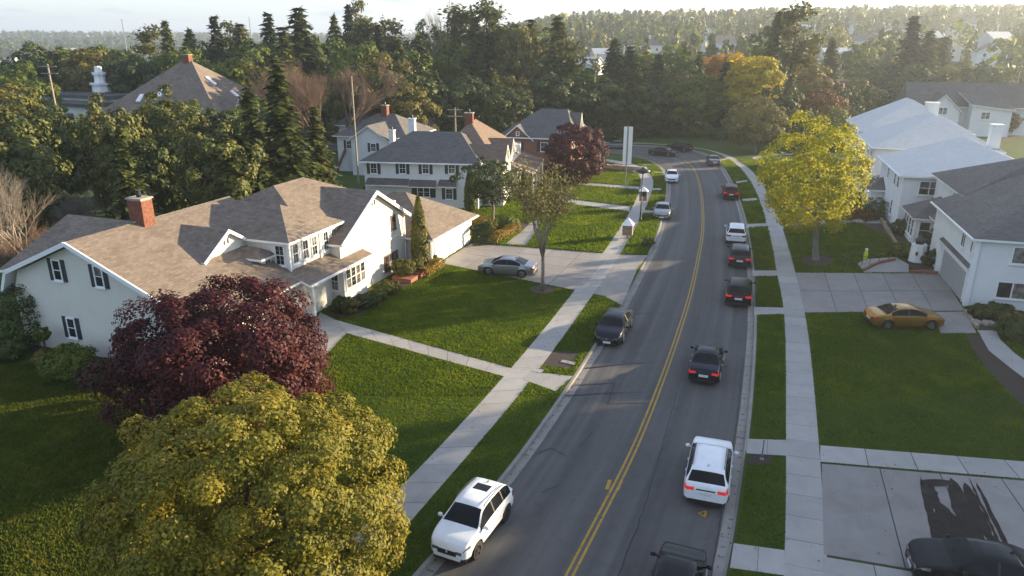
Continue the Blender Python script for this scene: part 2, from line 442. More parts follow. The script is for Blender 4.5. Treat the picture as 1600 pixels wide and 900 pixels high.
M['wood'] = plain('weathered_wood', (0.27, 0.19, 0.12), 0.8, var=0.3, scale=5)
M['pole_wood'] = plain('pole_wood', (0.30, 0.25, 0.20), 0.85, var=0.25, scale=5)
M['stone'] = plain('garden_stone', (0.30, 0.25, 0.20), 0.9, var=0.4, scale=3)
M['hivis'] = plain('yellow_green_plastic', (0.55, 0.62, 0.02), 0.45, var=0.05)
M['terracotta'] = plain('planter_brick_red', (0.26, 0.095, 0.06), 0.85, var=0.25, scale=8)
M['wet'] = None

# ------------------------------------------------------------------ road and ground
def spline(pts, n):
    """Catmull-Rom through pts, resampled to n points at even spacing"""
    P = [Vector((p[0], p[1])) for p in pts]
    P = [P[0] * 2 - P[1]] + P + [P[-1] * 2 - P[-2]]
    out = []
    for i in range(1, len(P) - 2):
        for k in range(24):
            u = k / 24
            a, b, c_, d = P[i - 1], P[i], P[i + 1], P[i + 2]
            out.append(0.5 * ((2 * b) + (c_ - a) * u + (2 * a - 5 * b + 4 * c_ - d) * u * u + (3 * b - a - 3 * c_ + d) * u ** 3))
    out.append(P[-2])
    A = np.array([(p.x, p.y) for p in out])
    s = np.concatenate([[0], np.cumsum(np.hypot(*np.diff(A, axis=0).T))])
    q = np.linspace(0, s[-1], n)
    B = np.stack([np.interp(q, s, A[:, 0]), np.interp(q, s, A[:, 1])], 1)
    for _ in range(6): B[1:-1] = (B[:-2] + 2 * B[1:-1] + B[2:]) / 4
    return B
def normals(B):
    T = np.gradient(B, axis=0); T /= np.hypot(T[:, 0], T[:, 1])[:, None]
    return np.stack([-T[:, 1], T[:, 0]], 1)      # to the left of travel
LEFT = [(-24, -20), (-16.5, -5), (-9.2, 10), (-3.3, 22.1), (-0.3, 28.2), (2.4, 34.9), (5.0, 41.9), (7.9, 49.9), (11.0, 59.3), (14.3, 69.8), (18.9, 88.1), (21.9, 103.5), (22.4, 113), (20.8, 121.5), (15.5, 126.5), (6, 128.0), (-20, 129), (-70, 129)]
RIGHT = [(-12, -20), (-4.6, -5), (2.5, 10), (7.8, 22.1), (9.2, 25.6), (11.3, 31.2), (13.5, 37.4), (16.8, 47.3), (20.4, 59.3), (24.6, 75.1), (28.5, 92.1), (31.6, 108.8), (33.0, 120), (31.8, 129), (26, 134), (16.5, 135.9), (-20, 137), (-70, 137)]
NR = 420
EL, ER = spline(LEFT, NR), spline(RIGHT, NR)
RZ = -0.13
# asphalt
V = []; UVs = []; nc = 9
mid_s = np.concatenate([[0], np.cumsum(np.hypot(*np.diff((EL + ER) / 2, axis=0).T))])
for i in range(NR):
    w = np.hypot(*(ER[i] - EL[i]))
    for k in range(nc):
        f = k / (nc - 1); q = EL[i] * (1 - f) + ER[i] * f
        V.append((q[0], q[1], RZ + 0.07 * (1 - (2 * f - 1) ** 2))); UVs.append(((f - 0.5) * w, mid_s[i]))
F = [(i * nc + k, i * nc + k + 1, (i + 1) * nc + k + 1, (i + 1) * nc + k) for i in range(NR - 1) for k in range(nc - 1)]
me = bpy.data.meshes.new('road'); me.from_pydata(V, [], F); me.materials.append(M['asphalt'])
l = me.uv_layers.new(name='UVMap'); l.data.foreach_set('uv', [c for f in F for i in f for c in UVs[i]])
me.polygons.foreach_set('use_smooth', [True] * len(F)); me.update()
tag(link('road', me), kind='structure')
def road_z(f): return RZ + 0.07 * (1 - (2 * f - 1) ** 2)
ground_road = np.stack([EL, ER], 0)
def road_pt(i, off):
    """a point off metres right of the centre line at station i (fractional)"""
    i0 = int(min(max(i, 0), NR - 2)); t_ = i - i0
    a = EL[i0] * (1 - t_) + EL[i0 + 1] * t_; b = ER[i0] * (1 - t_) + ER[i0 + 1] * t_
    w = np.hypot(*(b - a)); f = 0.5 + off / w; q = a * (1 - f) + b * f
    return (q[0], q[1], road_z(f))
def station(Y):
    mid_ = (EL + ER)[:, 1] / 2
    return float(np.interp(Y, mid_[:int(NR * 0.62)], np.arange(int(NR * 0.62))))
def road_z_at(x, y):
    i = int(np.argmin(np.hypot(*(((EL + ER) / 2) - np.array([x, y])).T)))
    a, b = EL[i], ER[i]; f = float(np.dot(np.array([x, y]) - a, b - a) / np.dot(b - a, b - a))
    return road_z(min(1, max(0, f)))

# ground: one sheet to the horizon with the road cut out of it
pts2 = []; edges = []
outL = EL + normals(EL) * 0.10; outR = ER - normals(ER) * 0.10
loop = [tuple(p) for p in outL[::2]] + [tuple(p) for p in outR[::-1][::2]]
for p in loop: pts2.append(Vector(p))
edges = [(i, (i + 1) % len(loop)) for i in range(len(loop))]
rr_ = random.Random(3)
r_ = 6.0; k_ = 0
while r_ < 3300:
    n_ = 90 if r_ > 40 else 40
    for a_ in range(n_):
        w = 2 * math.pi * (a_ + 0.5 * (k_ % 2)) / n_ + rr_.uniform(-.01, .01)
        p = Vector((r_ * math.sin(w), r_ * math.cos(w)))
        if min(np.hypot(*(((EL + ER) / 2) - np.array(p)).T)) > 7.5: pts2.append(p)
    r_ *= 1.13; k_ += 1
vs2, es2, fs2, *_ = geometry.delaunay_2d_cdt(pts2, edges, [], 0, 1e-5)
poly = np.array(loop)
def inside(x, y):
    x0, y0 = poly[:, 0], poly[:, 1]; x1, y1 = np.roll(x0, -1), np.roll(y0, -1)
    c_ = ((y0 > y) != (y1 > y)) & (x < (x1 - x0) * (y - y0) / (y1 - y0 + 1e-12) + x0)
    return bool(c_.sum() % 2)
gv = [(p.x, p.y, height(p.x, p.y)) for p in vs2]
gf = []; gm = []
for f in fs2:
    cx = sum(vs2[i].x for i in f) / 3; cy = sum(vs2[i].y for i in f) / 3
    if not inside(cx, cy):
        gf.append(f); gm.append(0 if math.hypot(cx, cy) < 170 else 1)
me = bpy.data.meshes.new('ground'); me.from_pydata(gv, [], gf)
me.materials.append(M['lawn']); me.materials.append(M['hill']); me.polygons.foreach_set('material_index', gm)
me.polygons.foreach_set('use_smooth', [True] * len(gf)); me.update()
tag(link('ground', me), kind='structure')

# kerbs with their gutter pans; lowered where a driveway crosses
def ramp_(y, spans):
    k = 1.0
    for a_, b_ in spans:
        if a_ < y < b_: k = min(k, 0.0 if a_ + 0.9 < y < b_ - 0.9 else max(0, 1 - min(y - a_, b_ - y) / 0.9))
    return k
def kerb(name, E, side, spans):
    Nn = normals(E) * side            # points away from the road
    prof = [(-0.42, RZ + 0.020), (-0.02, RZ + 0.006), (0.0, 0.0), (0.03, 0.014), (0.17, 0.014), (0.19, -0.06)]
    V = []; F = []
    rk = random.Random(5)
    for i in range(len(E)):
        k = ramp_(E[i][1], spans); jit = rk.uniform(-.012, .012)
        for j, (o_, z_) in enumerate(prof):
            if j in (2, 3, 4): z_ = z_ * k + (RZ + 0.045) * (1 - k) + (0.018 if j == 4 else 0) * (1 - k)
            q = E[i] + Nn[i] * (o_ + (jit if j == 0 else 0)); V.append((q[0], q[1], z_))
    n = len(prof)
    for i in range(len(E) - 1):
        for j in range(n - 1):
            q = (i * n + j, i * n + j + 1, (i + 1) * n + j + 1, (i + 1) * n + j)
            F.append(q if side < 0 else q[::-1])
    me = bpy.data.meshes.new(name); me.from_pydata(V, [], F); me.materials.append(M['kerb_concrete']); me.update()
    tag(link(name, me), kind='structure')
kerb('kerb_left', EL, 1, [(47.5, 64.0)])
kerb('kerb_right', ER, -1, [(18.5, 30.5), (48.5, 58.5)])

# yellow double centre line
road_marks = MB()
s0, s1 = station(8), station(118)
for o_ in (-0.15, 0.15):
    st_ = np.arange(s0, s1, 1.0)
    for a_, b_ in zip(st_[:-1], st_[1:]):
        hw = 0.065
        q = [road_pt(a_, o_ - hw), road_pt(a_, o_ + hw), road_pt(b_, o_ + hw), road_pt(b_, o_ - hw)]
        road_marks.poly([(x, y, z + 0.006) for x, y, z in q])
lo = road_marks.build('centre_line_marking', M['yellow']); tag(lo, kind='structure')
# paint left over beside the centre line and a sprayed triangle near the right kerb
pm = MB()
for pts in ([(950, 752), (956, 752), (951, 767), (945, 767)], [(968, 754), (973, 754), (967, 769), (962, 769)],
            [(1088, 804), (1101, 800), (1102, 801), (1091, 805)], [(1101, 799), (1105, 801), (1103, 810), (1100, 809)], [(1090, 804.5), (1093, 804), (1103, 809), (1101, 811)]):
    q = [gp(x, y, RZ) for x, y in pts]; pm.poly([(p.x, p.y, road_z_at(p.x, p.y) + 0.009) for p in q])
tag(pm.build('paint_marking', M['yellow']), kind='structure')
# tar-sealed cracks and patch joints
tm = MB()
def crack(pix, w=0.045):
    P = [gp(x, y, RZ + 0.05) for x, y in pix]; Q = []
    for a_, b_ in zip(P[:-1], P[1:]):
        n_ = max(2, int((b_ - a_).length / 0.5))
        for k in range(n_):
            q = a_.lerp(b_, k / n_); Q.append(q + Vector((random.uniform(-.03, .03), random.uniform(-.03, .03), 0)))
    Q.append(P[-1])
    for a_, b_ in zip(Q[:-1], Q[1:]):
        d_ = (b_ - a_); d_.z = 0
        if d_.length < 1e-4: continue
        d_.normalize(); s_ = Vector((-d_.y, d_.x, 0)) * w * random.uniform(.6, 1.2)
        q = [a_ - s_, b_ - s_, b_ + s_, a_ + s_]
        tm.poly([(p.x, p.y, road_z_at(p.x, p.y) + 0.004) for p in q])
crack([(912, 575), (975, 569), (1024, 567)], 0.05); crack([(893, 602), (961, 598), (957, 610), (949, 632)]); crack([(884, 618), (957, 614), (1018, 613)])
crack([(950, 631), (1010, 630)]); crack([(969, 483), (986, 482), (987, 487), (969, 489)], 0.03); crack([(1042, 672), (1005, 800), (966, 900)], 0.03); crack([(1042, 672), (1072, 560), (1098, 470)], 0.022)
crack([(986, 490), (1050, 489)], 0.03); crack([(840, 708), (862, 700), (884, 712)], 0.03); crack([(846, 770), (872, 760)], 0.02); crack([(905, 700), (925, 676)], 0.025); crack([(1090, 318), (1160, 312)], 0.04)
crack([(1112, 360), (1165, 356)], 0.03); crack([(1112, 900), (1131, 780), (1153, 650), (1161, 560)], 0.02)
tag(tm.build('tar_seam', M['tar']), kind='structure')

# ------------------------------------------------------------------ concrete walks
PAVED = []        # outlines of everything that is not grass
def strip_slabs(root_name, Lp, Rp, step, near, name='slab'):
    """a walk between two edge lines: single slabs while they can be told apart, one sheet beyond"""
    L_, R_ = spline(Lp, 400), spline(Rp, 400)
    s = np.concatenate([[0], np.cumsum(np.hypot(*np.diff((L_ + R_) / 2, axis=0).T))])
    n = int(s[-1] / step)
    root = MB()
    root_far = []; slabs = []
    PAVED.append(np.concatenate([L_, R_[::-1]]))
    for k in range(n):
        a_, b_ = k * step + 0.012, (k + 1) * step - 0.012
        def P(q, A): return (float(np.interp(q, s, A[:, 0])), float(np.interp(q, s, A[:, 1])))
        mid_q = P((a_ + b_) / 2, L_)
        if mid_q[1] < near: slabs.append([P(a_, L_), P(a_, R_), P(b_, R_), P(b_, L_)])
        else: root_far.append([P(a_ - .012, L_), P(a_ - .012, R_), P(b_ + .012, R_), P(b_ + .012, L_)])
    base = MB()
    for q in root_far: base.prism(q, -0.08, 0.018)
    for q in slabs: base.prism(q, -0.08, 0.004)
    o = base.build(root_name, M['concrete']); tag(o, kind='structure')
    for q in slabs:
        m = MB(); dz = random.uniform(-.004, .006); m.prism(q, -0.06, 0.018 + dz); m.build(name, M['concrete'], o)
    return o
swL_R = [(-16.5, 0), (-9.8, 13), (-5.3, 22.3), (-3.1, 27.4), (1.1, 38.0), (6.1, 52.4), (11.4, 68.8), (15.9, 84.5), (19.2, 98.6), (20.0, 107.5), (19.3, 113), (15, 119), (6, 121.5), (-15, 122.5)]
B_ = spline(swL_R, 60); N_ = normals(B_); swL_L = [tuple(p) for p in (B_ + N_ * 1.55)]
strip_slabs('sidewalk_left', swL_L, swL_R, 1.6, 80)
swR_L = [(-2.5, -5), (4.6, 8), (10.0, 22.1), (13.3, 31.2), (18.9, 47.3), (21.9, 57.5), (26.1, 72.4), (30.1, 88.1), (33.3, 103.5), (35.0, 118), (33.9, 129.5), (27, 136.3), (16, 138.3), (-15, 140)]
B_ = spline(swR_L, 60); N_ = normals(B_); swR_R = [tuple(p) for p in (B_ - N_ * 1.5)]
strip_slabs('sidewalk_right', swR_L, swR_R, 1.6, 80)

def paved(name, outline, mat='concrete', z=0.022, px=True, kind='structure', grid=None):
    """a flat slab from an outline; grid=(origin edge, n, m) cuts it into panels with open joints"""
    pts = [gp(*p) for p in outline] if px else [Vector((p[0], p[1], 0)) for p in outline]
    PAVED.append(np.array([(p.x, p.y) for p in pts]))
    if not grid:
        m = MB(); m.prism([(p.x, p.y) for p in pts], -0.08, z)
        return tag(m.build(name, M[mat]), kind=kind)
    n, k = grid; A, B, C_, D = pts          # quad: A-B one side, D-C the other
    base = MB(); base.prism([(p.x, p.y) for p in pts], -0.08, z - 0.016)
    o = tag(base.build(name, M['joint']), kind=kind)
    for i in range(n):
        for j in range(k):
            def P(u, v): return (A.lerp(B, u)).lerp(D.lerp(C_, u), v)
            e = 0.0012 * (8 / max(n, 1)); e2 = e * n / max(k, 1)
            q = [P(i / n + e, j / k + e2), P((i + 1) / n - e, j / k + e2), P((i + 1) / n - e, (j + 1) / k - e2), P(i / n + e, (j + 1) / k - e2)]
            m = MB(); m.prism([(p.x, p.y) for p in q], -0.06, z + random.uniform(-.004, .004)); m.build('slab', M[mat], o)
    return o
# garage drive of the cream house, from garage door to street
paved('driveway', [(687, 411), (737, 380), (955, 397), (905, 455)], 'drive_concrete', 0.024, grid=(4, 5))
paved('driveway_apron', [(905, 455), (955, 397), (1012, 399), (996, 420), (972, 477), (945, 463)], 'drive_concrete', 0.010)
# front walk of the cream house
paved('front_path', [(524, 500), (803, 577), (789, 589), (541, 521)], 'concrete', 0.026, grid=(9, 1))
paved('front_path', [(500, 488), (524, 500), (541, 521), (505, 560), (470, 560)], 'concrete', 0.020)
paved('verge_crossing', [(830, 581), (895, 588), (868, 612), (816, 593)], 'concrete', 0.023, grid=(2, 1))
paved('verge_crossing', [(832, 575), (851, 578), (846, 583), (829, 580)], 'concrete', 0.030)
# further walks to the left
paved('lawn_path', [(880, 310), (985, 323), (984, 331), (880, 318)], 'concrete', 0.02)
paved('lawn_path', [(900, 284), (1000, 292), (999, 297), (900, 289)], 'concrete', 0.02)
paved('lawn_path', [(788, 382), (822, 384), (838, 362), (846, 345), (832, 345), (815, 362)], 'drive_concrete', 0.014)
for a_ in ([(1000, 328), (1022, 329), (1021, 334), (998, 333)], [(1016, 294), (1034, 294.5), (1033, 298), (1014, 297.5)], [(1021, 268), (1037, 268.5), (1037, 271), (1021, 270.5)], [(1003, 256), (1018, 256.5), (1022, 258.5), (1006, 258)]):
    paved('verge_crossing', a_, 'concrete', 0.02)
# right side: crossings of the verge, two wide drives, garden walks
for a_ in ([(1121, 250), (1139, 247), (1141, 249), (1124, 252.5)], [(1149, 284), (1167, 281.5), (1169, 284.5), (1151, 287)], [(1159, 311), (1182, 309.5), (1185, 313.5), (1161, 315.5)], [(1167, 350), (1198, 349), (1200, 354.5), (1168, 356)],
           [(1175, 423), (1217, 423), (1219, 431), (1176, 432)], [(1178, 480), (1225, 481), (1226, 491), (1178, 492)], [(1168, 686), (1231, 688), (1231, 713), (1166, 709)], [(1146, 849), (1226, 860), (1226, 900), (1140, 888)]):
    paved('verge_crossing', a_, 'concrete', 0.022, grid=(2, 1) if a_[0][1] > 600 else None)
paved('driveway', [(1243, 426), (1470, 428), (1508, 486), (1257, 489)], 'drive_concrete', 0.024, grid=(5, 2))
paved('driveway_side_pad', [(1450, 488), (1508, 487), (1526, 521), (1470, 521)], 'drive_concrete', 0.019)
paved('driveway_border', [(1281, 696), (1720, 731), (1760, 762), (1281, 722)], 'concrete', 0.026, grid=(6, 1))
paved('driveway', [(1283, 724), (1762, 764), (2010, 990), (1286, 868)], 'drive_concrete', 0.022, grid=(5, 1))
paved('driveway_border', [(1286, 870), (2000, 992), (2100, 1065), (1287, 908)], 'concrete', 0.027, grid=(8, 1))
paved('lawn_path', [(1215, 352), (1310, 343), (1385, 345), (1385, 349), (1310, 349), (1217, 358)], 'concrete', 0.018)
paved('lawn_path', [(1175, 246), (1205, 240), (1240, 240), (1240, 242), (1207, 242.5), (1178, 249)], 'concrete', 0.018)
paved('garden_walk', [(1527, 516), (1556, 517), (1563, 531), (1585, 552), (1640, 592), (1640, 620), (1585, 580), (1545, 548)], 'concrete', 0.02)
paved('garden_walk', [(1340, 412), (1352, 405), (1400, 402), (1420, 414), (1420, 426), (1350, 426)], 'concrete', 0.027)
# earth beds
def bed(name, outline, mat='mulch', z=0.012):
    m = MB(); pts = [gp(*p) for p in outline]; Q = []
    for i in range(len(pts)):
        a_, b_ = pts[i], pts[(i + 1) % len(pts)]; n_ = max(1, int((b_ - a_).length / 0.8))
        for k in range(n_):
            q = a_.lerp(b_, k / n_); Q.append((q.x + random.uniform(-.09, .09), q.y + random.uniform(-.09, .09)))
    PAVED.append(np.array(Q)); m.prism(Q, -0.05, z); tag(m.build(name, M[mat]), kind='structure')
def ring(cx, cy, rx, ry=None, n=16): return [(cx + rx * math.cos(2 * math.pi * k / n), cy + (ry or rx * .4) * math.sin(2 * math.pi * k / n)) for k in range(n)]
bed('mulch_bed', ring(848, 452, 21, 7)); bed('mulch_bed', ring(1277, 407, 25, 9)); bed('mulch_bed', ring(1187, 718, 20, 9), 'soil')
bed('mulch_bed', [(862, 548), (903, 552), (893, 577), (845, 571)], 'soil')
bed('mulch_bed', [(1507, 523), (1530, 523), (1560, 555), (1620, 605), (1640, 640), (1600, 635), (1540, 575)])
bed('mulch_bed', [(520, 495), (560, 495), (640, 445), (700, 415), (690, 408), (600, 440), (520, 478)])
bed('mulch_bed', [(20, 520), (60, 560), (150, 600), (215, 595), (180, 560), (70, 535)])
bed('mulch_bed', [(735, 381), (770, 380), (830, 352), (815, 345), (735, 368)])
bed('mulch_bed', [(1385, 330), (1420, 345), (1470, 428), (1425, 424), (1390, 370), (1330, 345)])
bed('mulch_bed', [(1508, 484), (1610, 486), (1640, 560), (1560, 517), (1530, 515)])
# dark wet stain on the near drive: overlapping tongues with broken edges
t = NT('wet_concrete'); p = t.pos(); f = t.noise(2.2, 5, 0.7, p, 0.6)
M['wet'] = t.fin(t.ramp(f, [(0.30, (0.022, 0.017, 0.015)), (0.55, (0.034, 0.027, 0.024)), (0.75, (0.062, 0.052, 0.046))]), 0.8, 0.12)
A_, B_ = gp(1432, 746), gp(1525, 748); C_, D_ = gp(1612, 925), gp(1478, 925)
m = MB(); rs = random.Random(12); zc = 0.0285
def tongue(u0, u1, v0, v1, z_):
    n = 16; L_ = []; R_ = []
    for k in range(n + 1):
        v = v0 + (v1 - v0) * k / n; tap = min(1, 4 * k / n, 4 * (n - k) / n) ** .5; um, uw = (u0 + u1) / 2, (u1 - u0) / 2 * tap
        for lst, s in ((L_, -1), (R_, 1)):
            u = um + s * uw * (1 + rs.uniform(-.12, .12)); q = A_.lerp(B_, u).lerp(D_.lerp(C_, u), v); lst.append((q.x + rs.uniform(-.025, .025), q.y))
    m.poly([(x, y, z_) for x, y in L_ + R_[::-1]])
for i, (u0, u1, v0, v1) in enumerate(((0.0, .13, .0, 1.0), (.10, .26, .02, .35), (.08, .45, .27, 1.0), (.42, .72, .0, 1.0), (.68, .86, .05, .62), (.70, .94, .55, 1.0), (.86, .90, .0, .7), (.93, 1.0, .04, 1.0), (.05, .55, .02, .10))): tongue(u0, u1, v0, v1, zc + i * .0011)
tag(m.build('wet_stain', M['wet']), kind='structure')

# ------------------------------------------------------------------ houses
class House:
    """local axes: x = b (across the street), y = a (along the street); all numbers are survey (b, a, z)"""
    def __init__(s, name, label, th, b0, a0, cat='house', group=None, z=0.0):
        s.th = R(th); s.b0, s.a0 = b0, a0; s.gz = z
        sn, cs = math.sin(s.th), math.cos(s.th)
        s.root = empty(name, (a0 * sn + b0 * cs, a0 * cs - b0 * sn, z), -s.th, label, cat, group)
        s.rf = MB()
    def on_b(s, px, py, b):
        sn, cs = math.sin(s.th), math.cos(s.th); u, v = (px - 800) / FOC, (py - 450) / FOC
        dx, dy, dz = u, _C - v * _S, -(_S + v * _C); t_ = b / (dx * cs - dy * sn)
        return (t_ * dx * sn + t_ * dy * cs, EYE + t_ * dz)
    def on_a(s, px, py, a):
        sn, cs = math.sin(s.th), math.cos(s.th); u, v = (px - 800) / FOC, (py - 450) / FOC
        dx, dy, dz = u, _C - v * _S, -(_S + v * _C); t_ = a / (dx * sn + dy * cs)
        return (t_ * dx * cs - t_ * dy * sn, EYE + t_ * dz)
    def L(s, b, a, z=0): return (b - s.b0, a - s.a0, z)
    def box(s, name, b0, b1, a0, a1, z0, z1, mat, parent=None):
        m = MB(); m.box(b0 - s.b0, b1 - s.b0, a0 - s.a0, a1 - s.a0, z0, z1); return m.build(name, M[mat], parent or s.root)
    def prism_a(s, name, prof, a0, a1, mat):
        """outline (b, z) pushed along a"""
        m = MB(); A = [s.L(b, a0, z) for b, z in prof]; B = [s.L(b, a1, z) for b, z in prof]; n = len(prof)
        m.poly(A); m.poly(B[::-1])
        for i in range(n): m.poly([A[i], B[i], B[(i + 1) % n], A[(i + 1) % n]])
        return m.build(name, M[mat], s.root)
    def prism_b(s, name, prof, b0, b1, mat):
        m = MB(); A = [s.L(b0, a, z) for a, z in prof]; B = [s.L(b1, a, z) for a, z in prof]; n = len(prof)
        m.poly(A); m.poly(B[::-1])
        for i in range(n): m.poly([A[i], B[i], B[(i + 1) % n], A[(i + 1) % n]])
        return m.build(name, M[mat], s.root)
    def plane(s, pts, th=0.16):
        """one roof slope, shingled on top with painted edges"""
        P = [Vector(s.L(*p)) for p in pts]
        n = (P[1] - P[0]).cross(P[2] - P[0]).normalized()
        if n.z < 0: P.reverse(); n = -n
        h = Vector((-n.y, n.x, 0)); h = h.normalized() if h.length > 1e-4 else Vector((1, 0, 0)); up = n.cross(h)
        sc_ = random.uniform(0, 9)
        s.rf.poly(P, 0, [((p.dot(h)) + sc_, p.dot(up)) for p in P])
        D = [p - Vector((0, 0, th)) for p in P]
        s.rf.poly(D[::-1], 1)
        for i in range(len(P)):
            j = (i + 1) % len(P); s.rf.poly([P[i], D[i], D[j], P[j]], 1)
    def hip(s, b0, b1, a0, a1, ze, zr, axis='a', i0=None, i1=None, rpos=None):
        """hipped or gabled roof over a rectangle; i0/i1 = how far the ridge ends stand in from each end (0 = gable)"""
        if axis == 'a':
            rb = (b0 + b1) / 2 if rpos is None else rpos; w = (b1 - b0) / 2
            i0 = w if i0 is None else i0; i1 = w if i1 is None else i1
            p, q = (rb, a0 + i0, zr), (rb, a1 - i1, zr)
            s.plane([(b0, a0, ze), (b0, a1, ze), q, p]); s.plane([(b1, a0, ze), (b1, a1, ze), q, p])
            if i0 > 0: s.plane([(b0, a0, ze), (b1, a0, ze), p])
            if i1 > 0: s.plane([(b0, a1, ze), (b1, a1, ze), q])
        else:
            ra = (a0 + a1) / 2 if rpos is None else rpos; w = (a1 - a0) / 2
            i0 = w if i0 is None else i0; i1 = w if i1 is None else i1
            p, q = (b0 + i0, ra, zr), (b1 - i1, ra, zr)
            s.plane([(b0, a0, ze), (b1, a0, ze), q, p]); s.plane([(b0, a1, ze), (b1, a1, ze), q, p])
            if i0 > 0: s.plane([(b0, a0, ze), (b0, a1, ze), p])
            if i1 > 0: s.plane([(b1, a0, ze), (b1, a1, ze), q])
    def roof(s, mat, edge='trim', name='roof'):
        o = s.rf.build(name, [M[mat], M[edge]], s.root, uv=True); s.rf = MB(); return o
    def face(s, f, at_, u):
        """matrix whose x runs along the wall, y out of it"""
        if f == 'b+': X, Y, O = (0, -1, 0), (1, 0, 0), s.L(at_, u)
        elif f == 'b-': X, Y, O = (0, 1, 0), (-1, 0, 0), s.L(at_, u)
        elif f == 'a+': X, Y, O = (1, 0, 0), (0, 1, 0), s.L(u, at_)
        else: X, Y, O = (-1, 0, 0), (0, -1, 0), s.L(u, at_)
        return Matrix(((X[0], Y[0], 0, O[0]), (X[1], Y[1], 0, O[1]), (0, 0, 1, 0), (0, 0, 0, 1)))
    def window(s, f, at_, u, z, w, h, cols=1, grid=(2, 2), shutter=None, frame='trim', fw=0.09, parent=None, sill=True, rail=True):
        X = s.face(f, at_, u); m = MB(); d = 0.07
        m.box(-w / 2, w / 2, 0, d, z + h / 2 - fw, z + h / 2, M=X); m.box(-w / 2, w / 2, 0, d, z - h / 2, z - h / 2 + fw, M=X)
        m.box(-w / 2, -w / 2 + fw, 0.002, d, z - h / 2 + fw, z + h / 2 - fw, M=X); m.box(w / 2 - fw, w / 2, 0.002, d, z - h / 2 + fw, z + h / 2 - fw, M=X)
        iw = (w - fw * (cols + 1)) / cols
        for c in range(1, cols): m.box(-w / 2 + c * (iw + fw), -w / 2 + c * (iw + fw) + fw, 0.002, d - .004, z - h / 2 + fw, z + h / 2 - fw, M=X)
        if sill: m.box(-w / 2 - .06, w / 2 + .06, 0.003, d + .06, z - h / 2 - .07, z - h / 2 - .001, M=X)
        for c in range(cols):           # meeting rail and glazing bars
            x0 = -w / 2 + fw + c * (iw + fw)
            if rail: m.box(x0, x0 + iw, 0.004, d - .016, z - 0.025, z + 0.025, M=X)
            for k in range(1, grid[0]): m.box(x0 + iw * k / grid[0] - .012, x0 + iw * k / grid[0] + .012, 0.005, d - .025, z - h / 2 + fw, z + h / 2 - fw, M=X)
            for k in range(1, grid[1]):
                for sgn in (-1, 1):
                    zc = z + sgn * (h / 2 - fw) * k / grid[1]; m.box(x0, x0 + iw, 0.006, d - .028, zc - .011, zc + .011, M=X)
        wo_ = m.build('window', M[frame], parent or s.root)
        for c in range(cols):
            x0 = -w / 2 + fw + c * (iw + fw)
            for z0, z1 in (((z - h / 2 + fw, z - .025), (z + .025, z + h / 2 - fw)) if rail else ((z - h / 2 + fw, z + h / 2 - fw),)):
                g = MB(); g.box(x0, x0 + iw, 0.008, 0.042, z0, z1, M=X); g.build('pane', M['glass_curtain' if random.random() < .3 else 'glass'], wo_ if parent is None else parent)
        if shutter:
            sw = max(0.3, w * 0.42)
            for sg in (-1, 1):
                q = MB(); x0 = sg * (w / 2 + sw / 2 + .02)
                q.box(x0 - sw / 2, x0 + sw / 2, 0.003, 0.05, z - h / 2 - .02, z + h / 2 + .02, M=X)
                for k in range(9):
                    zc = z - h / 2 + h * (k + .5) / 9; q.box(x0 - sw / 2 + .05, x0 + sw / 2 - .05, 0.05, 0.065, zc - .05, zc + .03, M=X)
                q.build('shutter', M[shutter], parent or s.root)
        return wo_
    def garage_door(s, f, at_, u, w, h, mat, rows=4):
        X = s.face(f, at_, u); fr = MB()
        fr.box(-w / 2 - .22, -w / 2, 0.002, .10, 0, h + .2, M=X); fr.box(w / 2, w / 2 + .22, 0.002, .10, 0, h + .2, M=X); fr.box(-w / 2, w / 2, 0.003, .09, h, h + .22, M=X)
        o = fr.build('garage_door', M['trim'], s.root)
        for k in range(rows):
            z0 = .02 + (h - .02) * k / rows; z1 = .02 + (h - .02) * (k + 1) / rows - .02
            q = MB(); q.box(-w / 2, w / 2, 0.004, .045, z0, z1, M=X)
            n = max(2, int(w / 1.2))
            for c in range(n): q.box(-w / 2 + w * c / n + .1, -w / 2 + w * (c + 1) / n - .1, .045, .058, z0 + .08, z1 - .08, M=X)
            q.build('panel', M[mat], o)
        return o
    def chimney(s, b, a, w, d, z0, z1, brick=True, pot=True):
        m = MB(); x, y = b - s.b0, a - s.a0
        m.box(x - w / 2 + .012, x + w / 2 - .012, y - d / 2 + .012, y + d / 2 - .012, z0, z1, 0)
        o = m.build('chimney', M['mortar' if brick else 'siding_white'], s.root)
        if brick:
            q = MB(); rows = int((z1 - z0) / .078)
            for r_ in range(rows):
                zz_ = z0 + r_ * .078
                for fx in (0, 1):
                    ln = w if fx == 0 else d; n = max(2, int(ln / .23)); st = ln / n
                    off = (r_ % 2) * st / 2
                    for k in range(n + (r_ % 2)):
                        l0 = max(-ln / 2, -ln / 2 + k * st - off + .006); l1 = min(ln / 2, -ln / 2 + (k + 1) * st - off - .006)
                        if l1 - l0 < .03: continue
                        pr_ = random.uniform(0, .008)
                        if fx == 0: q.box(x + l0, x + l1, y - d / 2 - pr_, y - d / 2 + .05, zz_, zz_ + .068)
                        else: q.box(x + w / 2 - .05, x + w / 2 + pr_, y + l0, y + l1, zz_, zz_ + .068)
            tag(q.build('brick', M['brick'], o), kind='stuff')
        c = MB(); c.box(x - w / 2 - .07, x + w / 2 + .07, y - d / 2 - .07, y + d / 2 + .07, z1, z1 + .10); c.build('chimney_cap', M['mortar' if brick else 'trim'], o)
        if pot:
            c = MB(); c.lathe([(.14, z1 + .1), (.16, z1 + .25), (.13, z1 + .5), (.16, z1 + .55), (.0, z1 + .56)], (x, y, 0), 10); c.build('chimney_pot', M['black_metal'], o)
